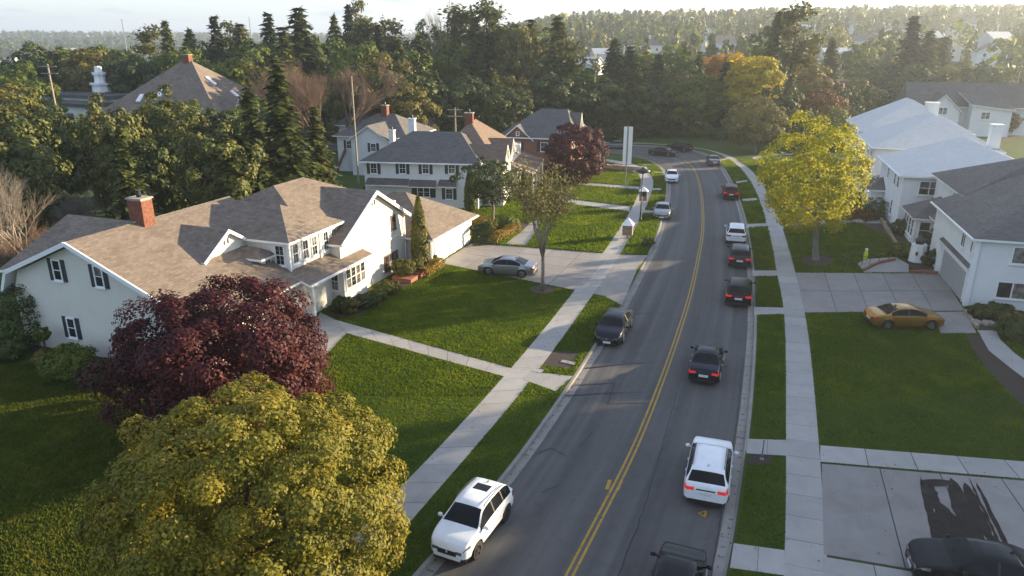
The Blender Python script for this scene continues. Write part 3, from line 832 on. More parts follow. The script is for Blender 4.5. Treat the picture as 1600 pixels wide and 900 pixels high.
        fl = MB(); fl.box(x - w / 2 - .05, x + w / 2 + .05, y - d / 2 - .05, y + d / 2 + .05, z0, z0 + .16); fl.build('flashing', M['grey_metal'], o)
        return o
    def board(s, name, p, q, w, h, mat='trim'):
        """square board from p to q"""
        m = MB(); P, Q = Vector(s.L(*p)), Vector(s.L(*q)); d_ = (Q - P).normalized(); sd = d_.cross(Vector((0, 0, 1)))
        sd = sd.normalized() if sd.length > 1e-3 else Vector((1, 0, 0)); up = sd.cross(d_)
        c = [P + sd * x + up * y for x, y in ((-w, -h), (w, -h), (w, h), (-w, h))]; e = [v + (Q - P) for v in c]
        m.poly(c[::-1]); m.poly(e)
        for i in range(4): m.poly([c[i], c[(i + 1) % 4], e[(i + 1) % 4], e[i]])
        return m.build(name, M[mat], s.root)

# ---- cream house with brown shingle roofs
h = House('suburban_house', 'large cream house with brown shingle roofs and brick chimney behind the maroon tree', 20, -35, 44)
W = 'siding_cream'
h.prism_a('wall', [(-44.0, -.2), (-44.0, 3.6), (-43.4, 4.9), (-38.3, 7.08), (-29.7, 3.32), (-29.7, -.2)], 30, 43.5, W)
h.plane([(-38.3, 29.55, 7.35), (-28.9, 29.55, 3.25), (-28.9, 43.5, 3.25), (-38.3, 43.5, 7.35)])
h.plane([(-38.3, 29.55, 7.352), (-38.3, 43.5, 7.352), (-43.75, 43.5, 5.05), (-43.75, 29.55, 5.05)])
h.plane([(-43.73, 29.55, 5.05), (-43.73, 43.5, 5.05), (-44.5, 43.5, 3.55), (-44.5, 29.55, 3.55)])
h.prism_b('wall', [(30.1, -.2), (30.1, 5.1), (34.7, 7.2), (39.9, 5.1), (39.9, -.2)], -43.55, -38.4, W)
h.plane([(-44.1, 29.3, 5.10), (-44.1, 34.7, 7.42), (-38.3, 34.7, 7.42), (-38.3, 34.54, 7.353), (-43.7, 29.4, 5.145)])
h.plane([(-44.1, 40.1, 5.10), (-44.1, 34.7, 7.421), (-38.35, 34.7, 7.421), (-38.35, 40.1, 5.10)])
h.board('fascia', (-38.3, 29.5, 7.24), (-29.0, 29.5, 3.18), .05, .13); h.board('fascia', (-38.3, 29.495, 7.24), (-43.8, 29.495, 4.94), .05, .13); h.board('fascia', (-43.78, 29.5, 4.95), (-44.45, 29.5, 3.5), .05, .11)
# upper block behind and the street gable
h.box('wall', -40.6, -30.5, 41.8, 53.4, -.2, 5.6, W)
h.hip(-41.0, -30.1, 41.4, 53.9, 5.55, 8.15, 'a', 3.2, 5.6, rpos=-35.1)
h.prism_b('wall', [(43.6, -.2), (43.6, 4.45), (48.6, 7.22), (53.5, 4.45), (53.5, -.2)], -36, -29.1, W)
h.plane([(-28.75, 48.6, 7.46), (-35.0, 48.6, 7.46), (-35.0, 43.25, 4.48), (-28.75, 43.25, 4.48)])
h.plane([(-28.75, 48.6, 7.462), (-35.0, 48.6, 7.462), (-35.0, 53.95, 4.48), (-28.75, 53.95, 4.48)])
h.board('fascia', (-28.72, 48.6, 7.34), (-28.72, 43.3, 4.38), .04, .13); h.board('fascia', (-28.725, 48.6, 7.34), (-28.725, 53.9, 4.38), .04, .13)
# hipped upper bay with five windows
h.box('wall', -36, -30.0, 38.95, 44.85, 3.2, 5.7, 'trim_cream')
h.plane([(-37.2, 41.9, 7.45), (-32.6, 41.9, 7.45), (-29.6, 38.55, 5.78), (-37.2, 38.55, 5.78)]); h.plane([(-37.2, 41.9, 7.452), (-32.6, 41.9, 7.452), (-29.6, 45.25, 5.78), (-37.2, 45.25, 5.78)]); h.plane([(-32.6, 41.9, 7.451), (-29.6, 38.55, 5.78), (-29.6, 45.25, 5.78)])
for a_ in (39.6, 40.75, 41.8): h.window('b+', -30.0, a_, 4.75, .72, 1.45, 1, (2, 2))
for a_ in (43.2, 44.25): h.window('b+', -30.0, a_, 4.75, .72, 1.45, 1, (2, 2))
h.window('a-', 38.95, -30.7, 4.75, .8, 1.45, 1, (2, 2))
h.board('corner_post', (-29.98, 38.97, 3.3), (-29.98, 38.97, 5.6), .07, .07); h.board('corner_post', (-29.98, 44.83, 3.3), (-29.98, 44.83, 5.6), .07, .07); h.board('corner_post', (-29.98, 42.5, 3.3), (-29.98, 42.5, 5.6), .07, .07)
# lean-to porch roof with the window bay below it
h.plane([(-28.2, 38.5, 3.02), (-28.2, 46.6, 3.02), (-30.3, 46.6, 3.80), (-30.3, 38.5, 3.80)])
h.box('wall', -30.2, -28.7, 43.2, 46.3, -.2, 2.95, 'trim_cream')
h.window('b+', -28.7, 44.75, 1.85, 2.7, 1.55, 4, (1, 2)); h.window('a-', 43.2, -29.5, 1.75, .8, 1.5, 1, (2, 2))
h.board('porch_post', (-28.6, 39.2, 0), (-28.6, 39.2, 2.9), .1, .1)
h.box('door', -30.52, -30.44, 41.0, 42.0, 0.05, 2.15, 'shutter_brown')
# small gabled dormer on the long slope
h.prism_b('wall', [(34.8, 4.6), (34.8, 5.3), (37.1, 6.6), (39.4, 5.3), (39.4, 4.6)], -37, -33.4, 'trim_cream')
h.plane([(-33.1, 37.1, 6.78), (-37.4, 37.1, 6.78), (-37.4, 34.55, 5.2), (-33.1, 34.55, 5.2)]); h.plane([(-33.1, 37.1, 6.782), (-37.4, 37.1, 6.782), (-37.4, 39.65, 5.2), (-33.1, 39.65, 5.2)])
h.board('fascia', (-33.07, 37.1, 6.66), (-33.07, 34.6, 5.11), .04, .10); h.board('fascia', (-33.075, 37.1, 6.66), (-33.075, 39.6, 5.11), .04, .10)
h.box('wall', -33.4, -31.4, 37.9, 39.0, 3.6, 4.75, 'trim_cream')
h.hip(-33.6, -31.1, 37.5, 39.3, 4.77, 5.3, 'b', 0, .9)
h.window('b+', -31.4, 38.42, 4.25, .7, .8, 1, (2, 2))
for a_ in (36.9, 37.25): h.box('vent', -33.4, -33.37, a_ - .07, a_ + .07, 5.75, 6.12, 'shutter')
for a_ in (48.4, 48.8): h.box('vent', -29.1, -29.06, a_ - .07, a_ + .07, 6.3, 6.7, 'shutter')
a_, z_ = h.on_b(614, 347, -29.1); h.window('b+', -29.1, a_, z_, .75, 1.2, 1, (1, 1), None, 'shutter_brown')
a_, z_ = h.on_b(611, 407, -29.1); h.window('b+', -29.1, a_, z_, 2.3, 1.3, 3, (1, 1), None, 'shutter_brown')
h.board('downpipe', (-28.98, 53.2, 0), (-28.98, 53.2, 4.4), .04, .04); h.board('belt_course', (-29.08, 46.7, 3.0), (-29.08, 53.4, 3.0), .02, .06, 'trim_cream')
for q in ((155, 432), (90, 422), (113, 512)):
    b_, z_ = h.on_a(q[0], q[1], 30); h.window('a-', 30, b_, z_, .72, 1.35, 1, (1, 1), 'shutter')
h.chimney(-38.2, 35.2, 1.15, 0.9, 6.7, 8.8)
# garage
h.box('wall', -37.3, -26.9, 53.7, 62.6, -.2, 2.6, 'trim_cream')
h.hip(-37.8, -26.4, 53.2, 63.1, 2.58, 5.35, 'b', 5.2, 5.0)
h.garage_door('b+', -26.9, 58.1, 7.0, 2.2, 'garage_white'); h.board('downpipe', (-26.82, 53.8, 0), (-26.82, 53.8, 2.5), .04, .04)
h.roof('shingle_brown')
h.board('gutter', (-26.36, 53.2, 2.50), (-26.36, 63.1, 2.50), .06, .06); h.board('gutter', (-28.14, 38.5, 2.95), (-28.14, 46.6, 2.95), .06, .06)

# ---- white house with slate-grey hipped roof and dark shutters
h = House('suburban_house', 'white two storey house with dark shutters and slate hipped roof behind the garage', 8, -20, 86)
h.box('wall', -28.4, -15.2, 80.5, 91, -.2, 5.3, 'siding_blue_white')
h.box('wall', -21, -12.6, 82.4, 98, -.2, 5.2, 'siding_cream')
h.hip(-28.9, -14.7, 80.0, 91.5, 5.28, 8.1, 'b', 5.0, 3.5)
h.roof('shingle_slate')
h.hip(-21.5, -13.2, 81.6, 98.5, 5.22, 8.9, 'a', 7.5, 6.0, rpos=-17.6)
for a_, z_ in ((83.8, 7.0), (88.6, 7.1)):
    h.prism_b('wall', [(a_ - 2.1, 5.0), (a_, z_ - .15), (a_ + 2.1, 5.0)], -16, -12.55, 'trim_cream')
    h.plane([(-12.25, a_, z_), (-17.0, a_, z_), (-17.0, a_ - 2.4, 5.05), (-12.25, a_ - 2.4, 5.05)]); h.plane([(-12.25, a_, z_ + .002), (-17.0, a_, z_ + .002), (-17.0, a_ + 2.4, 5.05), (-12.25, a_ + 2.4, 5.05)])
h.plane([(-12.6, 89, 3.9), (-12.6, 100, 3.9), (-9.7, 100.4, 2.85), (-9.7, 89, 2.85)])
for a_ in (89.3, 93, 96.6, 100): h.board('porch_post', (-9.9, a_, 0), (-9.9, a_, 2.75), .1, .1)
h.roof('shingle_orange')  # warm shingle colour here stands in for low sun on the street wing
for u in (577, 622, 658, 699):
    b_, z_ = h.on_a(u + 7, 263, 80.5); h.window('a-', 80.5, b_, z_, .85, 1.25, 1, (2, 2), 'shutter')
b_, z_ = h.on_a(702, 303, 80.5); h.window('a-', 80.5, b_, z_, .9, 1.25, 1, (2, 2), 'shutter'); b_, z_ = h.on_a(662, 300, 80.5); h.window('a-', 80.5, b_, z_, 1.5, 1.2, 2, (1, 2), 'shutter')
for u0, u1, y in ((575, 640, 285), (641, 682, 288), (687, 714, 288)):
    b0_, z_ = h.on_a(u0, y, 80.5); b1_, _ = h.on_a(u1, y, 80.5); h.plane([(b0_, 80.5, z_ + .55), (b1_, 80.5, z_ + .55), (b1_ + .1, 79.6, z_ - .1), (b0_ - .1, 79.6, z_ - .1)], .1)
h.hip(-16.4, -14.0, 79.2, 81.0, 2.7, 3.6, 'b', .6, .6)
h.roof('shingle_slate')
for a_ in (83.1, 84.5, 87.9, 89.3): h.window('b+', -12.55, a_, 5.55 if a_ < 87 else 5.6, .7, 1.1, 1, (2, 2))
h.chimney(-17.8, 89.2, 1.0, .9, 8.0, 9.9); h.chimney(-25.3, 90.4, .8, .8, 6.0, 9.0, False)
h.box('skylight', -20.9, -20.2, 83.5, 84.2, 6.72, 6.86, 'trim')
h.board('gutter', (-28.95, 79.96, 5.2), (-14.7, 79.96, 5.2), .06, .06)

# ---- brick house
h = House('suburban_house', 'red brick house with slate roof and cream gable beside the round maroon tree', 15, -24, 106)
h.box('wall', -28.8, -18.6, 101, 113, -.2, 5.4, 'brick_wall')
h.hip(-29.3, -18.1, 100.5, 113.5, 5.38, 8.8, 'b', 5.0, 2.2)
h.prism_a('wall', [(-28.2, 5.0), (-26.2, 6.9), (-24.2, 5.0)], 100.9, 104, 'brick_wall')
h.plane([(-26.2, 100.4, 7.05), (-26.2, 105, 7.05), (-28.6, 105, 5.0), (-28.6, 100.4, 5.0)]); h.plane([(-26.2, 100.4, 7.052), (-26.2, 105, 7.052), (-23.8, 105, 5.0), (-23.8, 100.4, 5.0)])
h.prism_b('wall', [(105, 5.0), (107, 8.2), (109, 5.0)], -22, -18.55, 'trim_cream')
h.plane([(-18.2, 107, 8.4), (-24, 107, 8.4), (-24, 104.7, 5.0), (-18.2, 104.7, 5.0)]); h.plane([(-18.2, 107, 8.402), (-24, 107, 8.402), (-24, 109.3, 5.0), (-18.2, 109.3, 5.0)])
h.roof('shingle_slate')
h.window('a-', 101, -22.4, 4.1, 1.1, 1.3, 1, (2, 2), 'shutter'); h.window('a-', 101, -26.2, 4.1, .9, 1.2, 1, (2, 2), 'shutter'); h.window('a-', 100.9, -26.2, 5.85, .5, .6, 1, (1, 1)); h.window('b+', -18.6, 104, 4, 1, 1.3, 1, (2, 2), 'shutter')

# ---- white gabled house behind
h = House('suburban_house', 'white gabled house with tan roof and brick chimney in front of bare tree', 15, -47, 103)
h.box('wall', -52.5, -41.8, 97.5, 108, -.2, 5.2, 'siding_blue_white')
h.hip(-53, -41.3, 97, 108.5, 5.18, 7.9, 'b', 4.6, 4.2)
h.prism_a('wall', [(-49.0, 5.0), (-46.2, 6.9), (-43.4, 5.0)], 95.0, 100, 'siding_blue_white'); h.box('wall', -49, -43.4, 95.0, 98, -.2, 5.0, 'siding_blue_white')
h.plane([(-46.2, 94.6, 7.05), (-46.2, 102, 7.05), (-49.4, 102, 4.9), (-49.4, 94.6, 4.9)]); h.plane([(-46.2, 94.6, 7.052), (-46.2, 102, 7.052), (-43.0, 102, 4.9), (-43.0, 94.6, 4.9)])
h.roof('shingle_grey')
h.window('a-', 95, -45.6, 4.0, .9, 1.2, 1, (2, 2), 'shutter'); h.window('a-', 97.5, -50.6, 3.9, .9, 1.2, 1, (2, 2), 'shutter')
h.chimney(-46.9, 102.4, .9, .9, 7.2, 9.1); h.chimney(-42.8, 95.3, .7, .7, 2, 6.4, False)

# ---- right-hand row
def row_house(name_label, a0, a1, b0, ze, zr, mat, wall, wins, roofb=13.5, i0=6.0, i1=6.0, group=None):
    h = House('suburban_house', name_label, 17, b0 + 6, (a0 + a1) / 2, group=group)
    h.box('wall', b0, b0 + roofb, a0, a1, -.2, ze, wall)
    h.hip(b0 - .45, b0 + roofb + .45, a0 - .45, a1 + .45, ze - .02, zr, 'a', i0, i1)
    for f, at_, u, z, w, hh, cols in wins: h.window(f, at_, u, z, w, hh, cols, (1, 1), rail=(hh > 1.38))
    h.board('gutter', (b0 - .5, a0 - .45, ze - .1), (b0 - .5, a1 + .45, ze - .1), .06, .06)
    return h
h = row_house('white sided house with grey shingle roof and skylight by the gold car', 57.7, 70, 17.0, 5.15, 8.4, 'shingle_grey', 'siding_white',
              [('b-', 17, 61.0, 4.1, 1.0, 1.15, 2), ('b-', 17, 58.8, 4.15, .5, .95, 1), ('a-', 57.7, 20.2, 4.05, 2.0, 1.3, 2), ('a-', 57.7, 19.7, 1.45, 2.0, 1.3, 2)], i0=7.2, i1=1.0)
h.box('wall', 18.9, 30, 69.5, 80, -.2, 6.0, 'siding_white'); h.hip(18.4, 30.5, 68.8, 80.5, 6.0, 9.2, 'a', 2.5, 8.2)
h.window('b-', 18.9, 72.8, 5.0, 1.0, 1.2, 2, (1, 1))
h.garage_door('b-', 17.0, 62.0, 6.8, 2.25, 'garage_grey')
h.plane([(17.0, 57.9, 2.95), (17.0, 66.6, 2.95), (16.72, 66.6, 2.75), (16.72, 57.9, 2.75)], .08)
h.box('wall', 16.6, 19.5, 74.8, 79.6, -.2, 2.65, 'trim'); h.hip(16.2, 21.0, 74.4, 80.0, 2.68, 4.4, 'b', 2.8, 0)
for a_ in (75.7, 76.9, 78.1, 79.1): h.window('b-', 16.6, a_, 1.5, .9, 1.7, 1, (1, 2))
h.window('a-', 74.8, 17.4, 1.5, 1.0, 1.7, 1, (1, 1)); h.window('a-', 74.8, 18.7, 1.5, 1.0, 1.7, 1, (1, 1))
h.box('wall', 18.0, 22, 66.5, 75, -.2, 2.9, 'siding_white'); h.plane([(17.6, 68, 2.95), (17.6, 75, 2.95), (19.5, 75, 3.8), (19.5, 68, 3.8)])
h.hip(21.9, 26, 55.4, 57.9, 2.5, 3.2, 'b', 1.2, 1.2); h.board('porch_post', (22.1, 55.6, 0), (22.1, 55.6, 2.4), .11, .11)
h.board('corner_post', (16.98, 57.68, 0), (16.98, 57.68, 5.0), .16, .16); h.board('corner_post', (16.98, 66.4, 0), (16.98, 66.4, 2.6), .2, .2)
def lap_boards(h, f, at_, u0, u1, z0, z1, lap=.2):
    X = h.face(f, at_, (u0 + u1) / 2); m = MB(); w = (u1 - u0) / 2; n = int((z1 - z0) / lap)
    for k in range(n):
        a_, b_ = z0 + k * lap, z0 + (k + 1) * lap; c = [X @ Vector(p) for p in ((-w, .004, b_), (w, .004, b_), (w, .036, a_), (-w, .036, a_), (-w, .002, a_), (w, .002, a_))]
        m.poly([c[3], c[2], c[1], c[0]]); m.poly([c[4], c[5], c[2], c[3]])
    tag(m.build('siding_board', M['siding_white'], h.root), kind='stuff')
lap_boards(h, 'a-', 57.7, 17.2, 30.5, 0, 4.95); lap_boards(h, 'b-', 17.0, 57.9, 70, 3.0, 4.95)
h.roof('shingle_grey'); sk = MB(); q = h.L(23.7, 60.6)
sk.box(q[0] - .35, q[0] + .35, q[1] - .3, q[1] + .5, 6.45, 6.72); so = sk.build('skylight', M['trim'], h.root)
sk = MB(); sk.box(q[0] - .25, q[0] + .25, q[1] - .2, q[1] + .4, 6.725, 6.74); sk.build('pane', M['glass'], so)
h = row_house('white house with pale blue-grey roof and paired window next to glazed sunroom', 81.0, 93.9, 16.2, 5.6, 8.6, 'shingle_pale', 'siding_white',
              [('b-', 16.2, 83.2, 4.6, .8, 1.4, 1), ('b-', 16.2, 85.0, 4.6, .8, 1.4, 1), ('b-', 16.2, 89, 4.6, .8, 1.4, 1), ('b-', 16.2, 84.6, 1.6, .9, 1.6, 1), ('b-', 16.2, 89.4, 1.6, .9, 1.6, 1), ('a-', 81, 18.6, 4.4, 1.9, 1.45, 2)], i0=7.4, i1=4.5)
h.roof('shingle_pale'); h.chimney(25.5, 88.5, 1.0, 1.0, 7.5, 10.0, False, False)
h.box('wall', 14.8, 16.2, 89.5, 93.6, -.2, 2.5, 'trim'); h.hip(14.4, 17.5, 89.0, 94.1, 2.5, 3.6, 'b', 1.8, 0); h.roof('shingle_slate', name='porch_roof')
h = row_house('white house with pale roof and tall white chimney, third of the row', 99.6, 112.6, 16.2, 5.9, 9.5, 'shingle_pale', 'siding_white',
              [('b-', 16.2, 101.5, 4.6, .8, 1.4, 1), ('b-', 16.2, 104, 4.6, .8, 1.4, 1), ('b-', 16.2, 108, 4.6, .8, 1.4, 1), ('a-', 99.6, 18.3, 4.4, 1.6, 1.3, 2)], i0=4.4, i1=5.0)
h.roof('shingle_pale'); h.chimney(23.6, 109, 1.5, 1.1, 8.0, 10.6, False, False)
h.box('wall', 13.8, 16.2, 100.5, 106, -.2, 2.6, 'trim'); h.hip(13.3, 17.6, 100.0, 106.5, 2.6, 4.0, 'b', 2.2, 0); h.roof('shingle_slate', name='porch_roof')
h = row_house('white house with plain pale roof, last and farthest of the row', 114.4, 129, 16.6, 6.3, 10.2, 'shingle_pale', 'siding_white', [('b-', 16.6, 117, 4.6, .8, 1.4, 1), ('b-', 16.6, 121, 4.6, .8, 1.4, 1)], i0=5.0, i1=5)
h.roof('shingle_pale')
# unseen house at the head of the near driveway, stretched to shade the road
h = row_house('unseen white sided house, stretched to shade the road, at the stained driveway', 20, 55, 24.5, 6.4, 11.0, 'shingle_grey', 'siding_white', [('b-', 24.5, 40, 4, 1.6, 1.3, 2), ('b-', 24.5, 44, 4, 1.0, 1.2, 1)], i0=6, i1=6)
h.garage_door('b-', 24.5, 30.0, 5.4, 2.2, 'garage_grey'); h.roof('shingle_grey')

# ---- dark-roofed house beyond the row
h = House('suburban_house', 'white house with big dark roof and front gables beyond the pale roofed row', 15, 48, 172)
h.box('wall', 38.5, 60, 168, 178, -.5, 5.6, 'siding_white')
h.hip(37.8, 60.8, 167.2, 178.8, 5.6, 10.0, 'b', 0.3, 0.3)
h.prism_b('wall', [(168, 5.4), (173, 9.6), (178, 5.4)], 38.4, 60.1, 'siding_white')
for b_, z_, wd in ((43.6, 8.0, 3.0),):
    h.prism_a('wall', [(b_ - wd, -.2), (b_ - wd, 5), (b_, z_), (b_ + wd, 5), (b_ + wd, -.2)], 164, 172, 'siding_white')
    h.plane([(b_, 163.6, z_ + .2), (b_, 173, z_ + .2), (b_ - wd - .4, 173, 4.85), (b_ - wd - .4, 163.6, 4.85)]); h.plane([(b_, 163.6, z_ + .202), (b_, 173, z_ + .202), (b_ + wd + .4, 173, 4.85), (b_ + wd + .4, 163.6, 4.85)])
h.prism_a('wall', [(49, -.2), (49, 6.2), (56, 5.2), (56, -.2)], 165, 170, 'siding_white'); h.plane([(47.5, 171, 8.4), (56.5, 171, 7.6), (56.5, 164.6, 5.3), (48.6, 164.6, 6.3)])
h.roof('shingle_slate'); h.window('a-', 164, 43.6, 5.0, 1.6, 1.4, 2, (1, 2)); h.window('a-', 165, 51.5, 4.2, 1.6, 1.4, 2, (1, 2)); h.window('b-', 38.4, 172, 7.0, 1.0, 1.2, 1, (1, 2))

# ---- big pyramid-roofed house in the trees
h = House('suburban_house', 'large house with steep grey pyramid roof, skylights and brick chimney among the spruces', 12, -78.5, 112)
h.box('wall', -89.5, -68.5, 103.5, 122, -.5, 6.8, 'siding_tan')
h.hip(-90.3, -67.7, 102.7, 123.3, 6.8, 15.0, 'b', 10.4, 10.6)
h.prism_b('wall', [(105.5, 6.4), (108.5, 9.6), (111.5, 6.4)], -75, -68, 'siding_cream')
h.plane([(-67.4, 108.5, 9.8), (-76, 108.5, 9.8), (-76, 105.1, 6.4), (-67.4, 105.1, 6.4)]); h.plane([(-67.4, 108.5, 9.802), (-76, 108.5, 9.802), (-76, 111.9, 6.4), (-67.4, 111.9, 6.4)])
h.roof('shingle_brown'); h.chimney(-79.0, 113.0, 1.2, 1.1, 13.4, 15.9, True, False)
def skylight(h, b, a, z, nb, na, w, l):
    """tilted roof light; (nb, na) = fall of the slope"""
    X = Vector((nb, na, 0)).cross(Vector((0, 0, 1))).normalized(); D = Vector((nb, na, -0.78 * math.hypot(nb, na))).normalized(); N = X.cross(D)
    if N.z < 0: N = -N
    m = MB(); c = Vector(h.L(b, a, z)); Mx = Matrix((( X.x, D.x, N.x, c.x), (X.y, D.y, N.y, c.y), (X.z, D.z, N.z, c.z), (0, 0, 0, 1)))
    m.box(-w / 2, w / 2, -l / 2, l / 2, -.2, .22, M=Mx); m.build('skylight', M['trim'], h.root)
for b_, off in ((-83.5, 3.2), (-80.3, 4.2)): skylight(h, b_, 102.7 + off, 6.8 + 8.2 * off / 10.3, 0, -1, .7, 1.7)
for a_, off in ((111.5, 6.5), (113.5, 3.6), (109.5, 2.3)): skylight(h, -67.7 - off, a_, 6.8 + 8.2 * off / 10.6, 1, 0, .7, 1.9)

# ---- flat-roofed white hall with cupola
h = House('community_hall', 'long white flat-roofed hall with a white cupola among trees', 25, -130, 94, cat='building')
h.box('wall', -146, -121, 90, 104, -1, 8.4, 'siding_white'); h.box('roof', -146.6, -120.4, 89.4, 104.6, 8.4, 8.9, 'shingle_grey')
h.box('wall', -131, -120, 85.5, 90, -1, 7.4, 'siding_white'); h.box('roof', -131.5, -119.5, 85, 90.6, 7.4, 7.9, 'shingle_slate')
for k in range(6): h.window('a-', 90, -144.5 + k * 2.1, 6.4, .9, 1.9, 1, (1, 1), None, 'shutter')
for k in range(4): h.window('a-', 85.5, -129.5 + k * 2.6, 5.4, .9, 1.6, 1, (1, 1), None, 'shutter')
m = MB(); q = h.L(-131, 97)
for z0, z1, r0, r1 in ((8.9, 10.2, 1.7, 1.5), (10.2, 10.6, 1.9, 1.9), (10.6, 12.0, 1.05, .9), (12.0, 12.5, 1.2, 1.2), (12.5, 13.6, .7, .6)): m.lathe([(0, z0), (r0, z0), (r1, z1), (0, z1)], (q[0], q[1], 0), 8)
m.build('cupola', M['trim'], h.root)

# ------------------------------------------------------------------ vehicles
def paint(name, c, metal=0.0, rough=0.28):
    t = NT(name); f = t.noise(2.2, 4, 0.6, t.obj())
    col = t.ramp(f, [(0.3, sc3(c, 0.92)), (0.7, sc3(c, 1.05))])
    t.b.inputs['Coat Weight'].default_value = 0.2 if c[1] > .1 else 0.06; t.b.inputs['Coat Roughness'].default_value = 0.06
    M[name] = t.fin(col, rough, 0.22 if c[1] > .1 else 0.15, metal)
paint('paint_white', (0.74, 0.75, 0.76)); paint('paint_black', (0.010, 0.011, 0.014)); paint('paint_silver', (0.30, 0.31, 0.32), 0.7, 0.3)
paint('paint_gold', (0.36, 0.185, 0.035), 0.65, 0.26); paint('paint_navy', (0.012, 0.016, 0.026), 0.2); paint('paint_maroon', (0.085, 0.010, 0.012), 0.2); paint('paint_grey', (0.16, 0.165, 0.17), 0.5); paint('paint_charcoal', (0.035, 0.037, 0.042), 0.4)
t = NT('car_glass'); M['car_glass'] = t.fin(t.ramp(t.noise(1.5, 2, 0.5, t.obj()), [(0.3, (0.006, 0.007, 0.009)), (0.7, (0.016, 0.018, 0.021))]), 0.05, 0.14)
M['tyre'] = plain('tyre_rubber', (0.014, 0.014, 0.015), 0.85); M['alloy'] = plain('alloy_rim', (0.50, 0.51, 0.52), 0.3, metal=0.8, var=0.05); M['alloy_dark'] = plain('dark_alloy_rim', (0.10, 0.10, 0.105), 0.35, metal=0.6)
M['car_trim'] = plain('black_plastic', (0.012, 0.012, 0.013), 0.55); M['chrome'] = plain('chrome', (0.7, 0.7, 0.71), 0.15, metal=1.0, var=0.02)
M['tail'] = plain('tail_lamp', (0.30, 0.012, 0.012), 0.25, var=0.1); M['tail_lit'] = plain('tail_lamp_lit', (0.36, 0.012, 0.012), 0.25, emit=((1.0, 0.05, 0.04), 0.12), var=0.1)
M['lamp_clear'] = plain('head_lamp', (0.10, 0.105, 0.11), 0.08, spec=0.8, var=0.6, scale=14); M['plate'] = plain('number_plate', (0.62, 0.63, 0.64), 0.5, var=0.08, scale=20)

def hermite(keys, x):
    k = np.array(keys, float); X, Y = k[:, 0], k[:, 1]; d = np.diff(Y) / np.diff(X)
    m = np.zeros(len(X)); m[0], m[-1] = d[0], d[-1]
    for i in range(1, len(X) - 1): m[i] = 0 if d[i - 1] * d[i] <= 0 else 2 * d[i - 1] * d[i] / (d[i - 1] + d[i])
    x = np.clip(np.asarray(x, float), X[0], X[-1]); i = np.clip(np.searchsorted(X, x) - 1, 0, len(X) - 2); h_ = X[i + 1] - X[i]; s = (x - X[i]) / h_
    return (2 * s**3 - 3 * s**2 + 1) * Y[i] + (s**3 - 2 * s**2 + s) * h_ * m[i] + (-2 * s**3 + 3 * s**2) * Y[i + 1] + (s**3 - s**2) * h_ * m[i + 1]
STYLE = {
 'sedan': dict(L=4.8, W=1.85, r=.335, fw=.795, rw=.20, sill=(.20, .35, .55, .70), rg=(.165, .335), ws=(.615, .765), side=(.235, .735), pil=(.475,),
   top=[(0, .70), (.010, .88), (.025, .98), (.10, 1.03), (.165, 1.06), (.335, 1.385), (.44, 1.45), (.54, 1.44), (.615, 1.375), (.765, 1.03), (.80, .99), (.90, .91), (.96, .82), (.99, .70), (1, .60)],
   belt=[(0, .68), (.03, .88), (.2, .955), (.5, .93), (.76, .90), (.9, .83), (.97, .75), (1, .58)],
   pw=[(0, .80), (.02, .91), (.08, .97), (.25, 1), (.7, 1), (.86, .975), (.95, .90), (.985, .80), (1, .70)]),
 'suv': dict(L=4.5, W=1.88, r=.365, fw=.80, rw=.195, sill=(.27, .42, .63, .80), rg=(.035, .115), ws=(.585, .745), side=(.085, .72), pil=(.25, .44),
   top=[(0, .82), (.006, .98), (.018, 1.08), (.035, 1.14), (.115, 1.49), (.155, 1.55), (.30, 1.63), (.43, 1.655), (.52, 1.63), (.585, 1.55), (.745, 1.13), (.78, 1.09), (.9, 1.01), (.96, .93), (.99, .80), (1, .68)],
   belt=[(0, .80), (.03, 1.06), (.3, 1.04), (.74, .98), (.9, .92), (.97, .85), (1, .66)],
   pw=[(0, .82), (.015, .91), (.05, .965), (.2, 1), (.7, 1), (.84, .975), (.92, .92), (.96, .86), (.985, .77), (1, .66)]),
}
